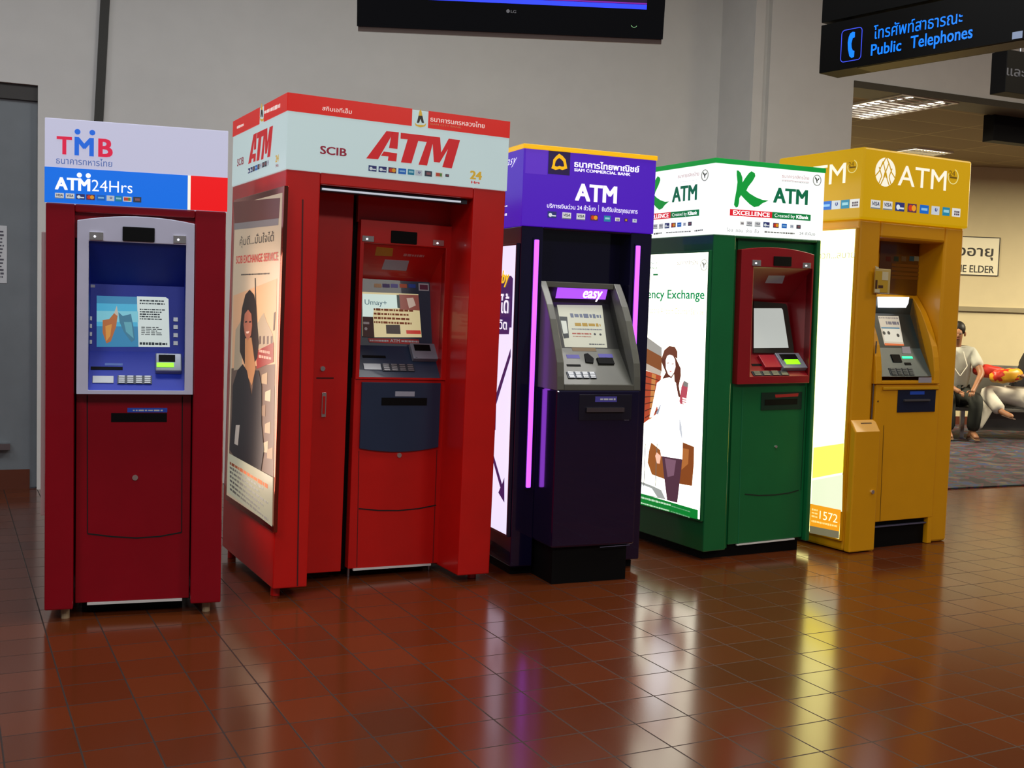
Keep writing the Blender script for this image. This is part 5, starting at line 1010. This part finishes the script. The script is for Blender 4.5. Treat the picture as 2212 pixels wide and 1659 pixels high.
def person(loc, rz, J, mats, label, pelvis=(0, 0, .50)):
    """J: joints in the person's own axes, facing -y. Feet on z = 0."""
    r = empty('person', loc); r.rotation_euler = (0, 0, rz); tag(r, label, 'person', 'people waiting in the lounge')
    skin, shirt, pants, hair, shoe = mats; V = []; E = []; R = []
    def add(p, rad, par=None):
        V.append(Vector(p)); R.append(rad); i = len(V) - 1
        if par is not None: E.append((par, i))
        return i
    pel = add(J['pelvis'], (.13, .10)); bel = add(J['belly'], (.12, .095), pel); ch = add(J['chest'], (.145, .10), bel); nk0 = add(J['neck'], .052, ch); nk = add(J['skull'], .05, nk0)
    hd0 = Vector(J['skull']); f_ = Vector(J['face']).normalized()
    jw = add(hd0 + f_ * .03 + Vector((0, 0, .06)), (.07, .075), nk); add(hd0 + Vector((0, 0, .15)), (.072, .085), jw); add(hd0 + f_ * .085 + Vector((0, 0, .045)), .022, jw)
    for sd_ in 'lr':
        sh = add(J['sh_' + sd_], .058, ch); el = add(J['el_' + sd_], .042, sh); wr = add(J['wr_' + sd_], .027, el); pm = add(J['pm_' + sd_], (.036, .018), wr)
        hip = add(J['hip_' + sd_], .09, pel); kn = add(J['kn_' + sd_], .062, hip); an = add(J['an_' + sd_], .038, kn); hl = add(J['toe_' + sd_], (.038, .026), an)
    body = skinmesh('body', V, E, R, skin, r, 1)
    for sd_ in 'lr':                                  # hands: five curled fingers each, rooted in the palm
        p = Vector(J['pm_' + sd_]); d = (p - Vector(J['wr_' + sd_])).normalized(); side = d.cross(Vector((0, 0, 1))).normalized(); dn = side.cross(d) * (-1 if side.cross(d).z > 0 else 1)
        hv = []; he = []; hr = []
        for i, ln in enumerate((.062, .072, .078, .068, .055)):
            if i == 0: b = p - d * .03 + side * .03 * (1 if sd_ == 'l' else -1); a1 = b + (d * .6 + side * (1 if sd_ == 'l' else -1)).normalized() * .03; a2 = a1 + d * .03
            else: b = p + side * (.024 - .016 * (i - 1)) ; a1 = b + d * ln * .5; a2 = a1 + (d * .6 + dn * .8) * ln * .45
            n0 = len(hv); hv += [b, a1, a2]; he += [(n0, n0 + 1), (n0 + 1, n0 + 2)]; hr += [.010, .009, .0075]
        me = bpy.data.meshes.new('f'); me.from_pydata(hv, he, []); o = bpy.data.objects.new('f', me); COL.objects.link(o); o.modifiers.new('skin', 'SKIN')
        for v, q in zip(me.skin_vertices[0].data, hr): v.radius = (q, q)
        for i in range(5): me.skin_vertices[0].data[i * 3].use_root = True
        sb = o.modifiers.new('s', 'SUBSURF'); sb.levels = 1; bpy.context.view_layer.update(); m2 = bpy.data.meshes.new_from_object(o.evaluated_get(bpy.context.evaluated_depsgraph_get())); bpy.data.objects.remove(o)
        bm = bmesh.new(); bm.from_mesh(body.data); bm.from_mesh(m2); bm.to_mesh(body.data); bm.free(); bpy.data.meshes.remove(m2)
    for p in body.data.polygons: p.use_smooth = True; p.material_index = 0
    # clothes follow the body
    def cloth(name, chain, m, g=.018, **kw):
        v = []; e = []; rr_ = []; idx = {}
        for nme, rad, par in chain:
            idx[nme] = len(v); p = J[nme] if isinstance(nme, str) and nme in J else None
            if p is None: a, b, t = nme.split('>')[0], nme.split('>')[1].split('@')[0], float(nme.split('@')[1]); p = Vector(J[a]).lerp(Vector(J[b]), t)
            v.append(Vector(p)); rr_.append(tuple(q + g for q in rad) if isinstance(rad, tuple) else rad + g)
            if par: e.append((idx[par], idx[nme]))
        return skinmesh(name, v, e, rr_, m, r, 1, **kw)
    cloth('shirt', [('belly', (.145, .125), None), ('pelvis', (.145, .12), 'belly'), ('chest', (.165, .125), 'belly'), ('neck', .05, 'chest'), ('sh_l', .062, 'chest'), ('sh_l>el_l@0.75', .055, 'sh_l'), ('sh_r', .062, 'chest'), ('sh_r>el_r@0.75', .055, 'sh_r')], shirt)
    cloth('trousers', [('pelvis', (.14, .115), None), ('hip_l', .095, 'pelvis'), ('kn_l', .075, 'hip_l'), ('an_l', .065, 'kn_l'), ('hip_r', .095, 'pelvis'), ('kn_r', .075, 'hip_r'), ('an_r', .065, 'kn_r')], pants)
    s0 = hd0 + Vector((0, 0, .125)) - f_ * .032
    ball('hair', s0 + Vector((0, 0, .02)), (.084, .088, .092), hair, r, (0, 0, math.atan2(f_.y, f_.x) + PI / 2))
    for sgn in (-1, 1):
        pv = Vector((-f_.y, f_.x, 0)).normalized(); e0 = hd0 + f_ * .078 + Vector((0, 0, .095)) + pv * .03 * sgn
        ball('eye', e0, (.011, .008, .007), mat('eye_dark', '#1a1210', .3), r); ball('ear', hd0 + pv * .078 * sgn + Vector((0, 0, .085)), (.012, .02, .03), skin, r)
    ball('nose', hd0 + f_ * .092 + Vector((0, 0, .07)), (.012, .014, .02), skin, r); ball('mouth', hd0 + f_ * .088 + Vector((0, 0, .035)), (.022, .008, .007), mat('lips', '#7a4438', .5), r)
    for sd_ in 'lr': a = Vector(J['an_' + sd_]); t_ = Vector(J['toe_' + sd_]); skinmesh('sandal', [a.lerp(t_, .05) + Vector((0, 0, -.03)), a.lerp(t_, .6) + Vector((0, 0, -.025)), t_ + (t_ - a).normalized() * .03 + Vector((0, 0, -.015))], [(0, 1), (1, 2)], [(.042, .014), (.045, .012), (.042, .01)], shoe, r, 1)
    return r
PI = math.pi
skinm = paint('brown_skin', '#9a6a4a', .5, 0); black_h = mat('black_hair', '#14100e', .5)
g1 = hit(2092, 952, (0, 0, .012), Vector((0, 0, 1)))
JA = dict(pelvis=(0, .30, .50), belly=(0, .27, .68), chest=(0, .24, .90), neck=(0, .22, 1.08), skull=(.0, .20, 1.15), face=(-.2, -1, -.08),
          sh_l=(.19, .24, 1.02), el_l=(.26, .06, .78), wr_l=(.14, -.14, .62), pm_l=(.10, -.22, .57), sh_r=(-.19, .24, 1.02), el_r=(-.25, .10, .78), wr_r=(-.08, -.12, .60), pm_r=(-.02, -.19, .56),
          hip_l=(.10, .24, .50), kn_l=(.17, -.16, .50), an_l=(.15, -.12, .10), toe_l=(.17, -.28, .045), hip_r=(-.10, .24, .50), kn_r=(-.15, -.16, .50), an_r=(-.12, -.14, .10), toe_r=(-.13, -.30, .045))
pA = person((g1.x - .10, g1.y + .12, .012), -.15, JA, (skinm, paint('white_cotton', '#c8c8bc', .8, 0), paint('dark_trousers', '#20241e', .8, 0), black_h, mat('sandal_brown', '#6a4c30', .6)),
       'seated person in white shirt and dark trousers, hands clasped, beside the yellow kiosk')
pl_ = skinmesh('lanyard', [(-.05, .14, 1.03), (-.06, .10, .86), (.02, .06, .74), (.10, .08, .86), (.06, .14, 1.03)], [(0, 1), (1, 2), (2, 3), (3, 4)], [.006] * 5, mat('white_cord', '#d8d4c8', .6), pA, 1)
g2 = hit(2214, 955, (0, 0, .012), Vector((0, 0, 1)))
JB = dict(pelvis=(-.12, .22, .50), belly=(-.08, .22, .68), chest=(.02, .22, .88), neck=(.05, .22, 1.05), skull=(.05, .22, 1.12), face=(-1, -.3, -.2),
          sh_l=(.02, .03, 1.0), el_l=(-.06, -.13, .76), wr_l=(-.28, -.20, .77), pm_l=(-.36, -.22, .78), sh_r=(.02, .41, 1.0), el_r=(-.06, .45, .78), wr_r=(-.26, .30, .76), pm_r=(-.32, .26, .76),
          hip_l=(-.20, .10, .50), kn_l=(-.68, -.04, .57), an_l=(-.60, -.34, .36), toe_l=(-.51, -.46, .31), hip_r=(-.20, .32, .50), kn_r=(-.52, .10, .52), an_r=(-.80, -.06, .11), toe_r=(-.89, -.18, .045))
pB = person((g2.x + .22, g2.y + .15, .012), 0.0, JB, (skinm, paint('black_cotton', '#16151c', .8, 0), paint('white_trousers', '#cdc8bc', .8, 0), black_h, mat('sandal_dark', '#3c2418', .6)),
       'seated person in white trousers with crossed legs and a dark top, at the right edge')
# soft bags on the lap
def softbag(name, loc, r, m, label, rot):
    bm = bmesh.new(); bmesh.ops.create_uvsphere(bm, u_segments=24, v_segments=14, radius=1)
    for v in bm.verts:
        q = v.co; k_ = 1 + .10 * math.sin(9 * q.x + 3 * q.z) * math.sin(7 * q.y + 2); ex = lambda a: math.copysign(abs(a) ** .7, a)
        v.co = Vector((ex(q.x) * r[0] * k_, ex(q.y) * r[1] * k_, ex(q.z) * r[2] * k_))
    me = bpy.data.meshes.new(name); bm.to_mesh(me); bm.free(); me.materials.append(m)
    for p in me.polygons: p.use_smooth = True
    o = bpy.data.objects.new(name, me); COL.objects.link(o); o.location = loc; o.rotation_euler = rot; tag(o, label, 'bag'); return o
bg = Vector((g2.x, g2.y + .15, .012))
def bagmat(name, c1, c2):
    m = mat(name, c1, .4); nt = m.node_tree; b = nt.nodes['Principled BSDF']; n = nt.nodes.new('ShaderNodeTexNoise'); n.inputs['Scale'].default_value = 7; tc = nt.nodes.new('ShaderNodeTexCoord'); cr_ = nt.nodes.new('ShaderNodeValToRGB'); cr_.color_ramp.interpolation = 'CONSTANT'
    cr_.color_ramp.elements[0].color = lin(c1); cr_.color_ramp.elements[1].position = .47; cr_.color_ramp.elements[1].color = lin(c2); nt.links.new(tc.outputs['Object'], n.inputs['Vector']); nt.links.new(n.outputs['Fac'], cr_.inputs[0]); nt.links.new(cr_.outputs[0], b.inputs['Base Color']); return m
softbag('soft_bag', bg + Vector((-.36, .08, .80)), (.19, .11, .075), mat('red_fabric', '#c02414', .5), 'red soft bag behind the patterned one, on the lap of the person in white trousers', (0, .15, .1))
softbag('soft_bag', bg + Vector((-.27, -.17, .77)), (.19, .09, .08), bagmat('flame_fabric', '#c8301a', '#dca224'), 'red and yellow patterned bag held on the lap, in front of the red one', (0, -.1, .15))
# waiting bench
bn = empty('waiting_bench', (bg.x - .25, bg.y + .26, .012)); tag(bn, 'long grey waiting bench against the cream wall, under the two seated people', 'bench'); m_seat = paint('bench_grey', '#6c6a64', .5, .1)
item('seat', bn, lambda mb: mb.box((-1.9, -.24, .33), (1.9, .26, .375), m_seat), .01); item('backrest', bn, lambda mb: mb.prism([(-1.9, .26, .46), (1.9, .26, .46), (1.9, .34, .86), (-1.9, .34, .86)], Vector((0, .03, 0)), m_seat), .01)
item('front_panel', bn, lambda mb: mb.box((-.1, .10, .08), (1.85, .13, .33), m_seat))
for x in (-1.7, -.4, .9, 1.75): item('leg', bn, lambda mb: (mb.box((x - .025, -.18, .0), (x + .025, -.14, .33), m_steel), mb.box((x - .025, .2, 0), (x + .025, .24, .46), m_steel)), .004)
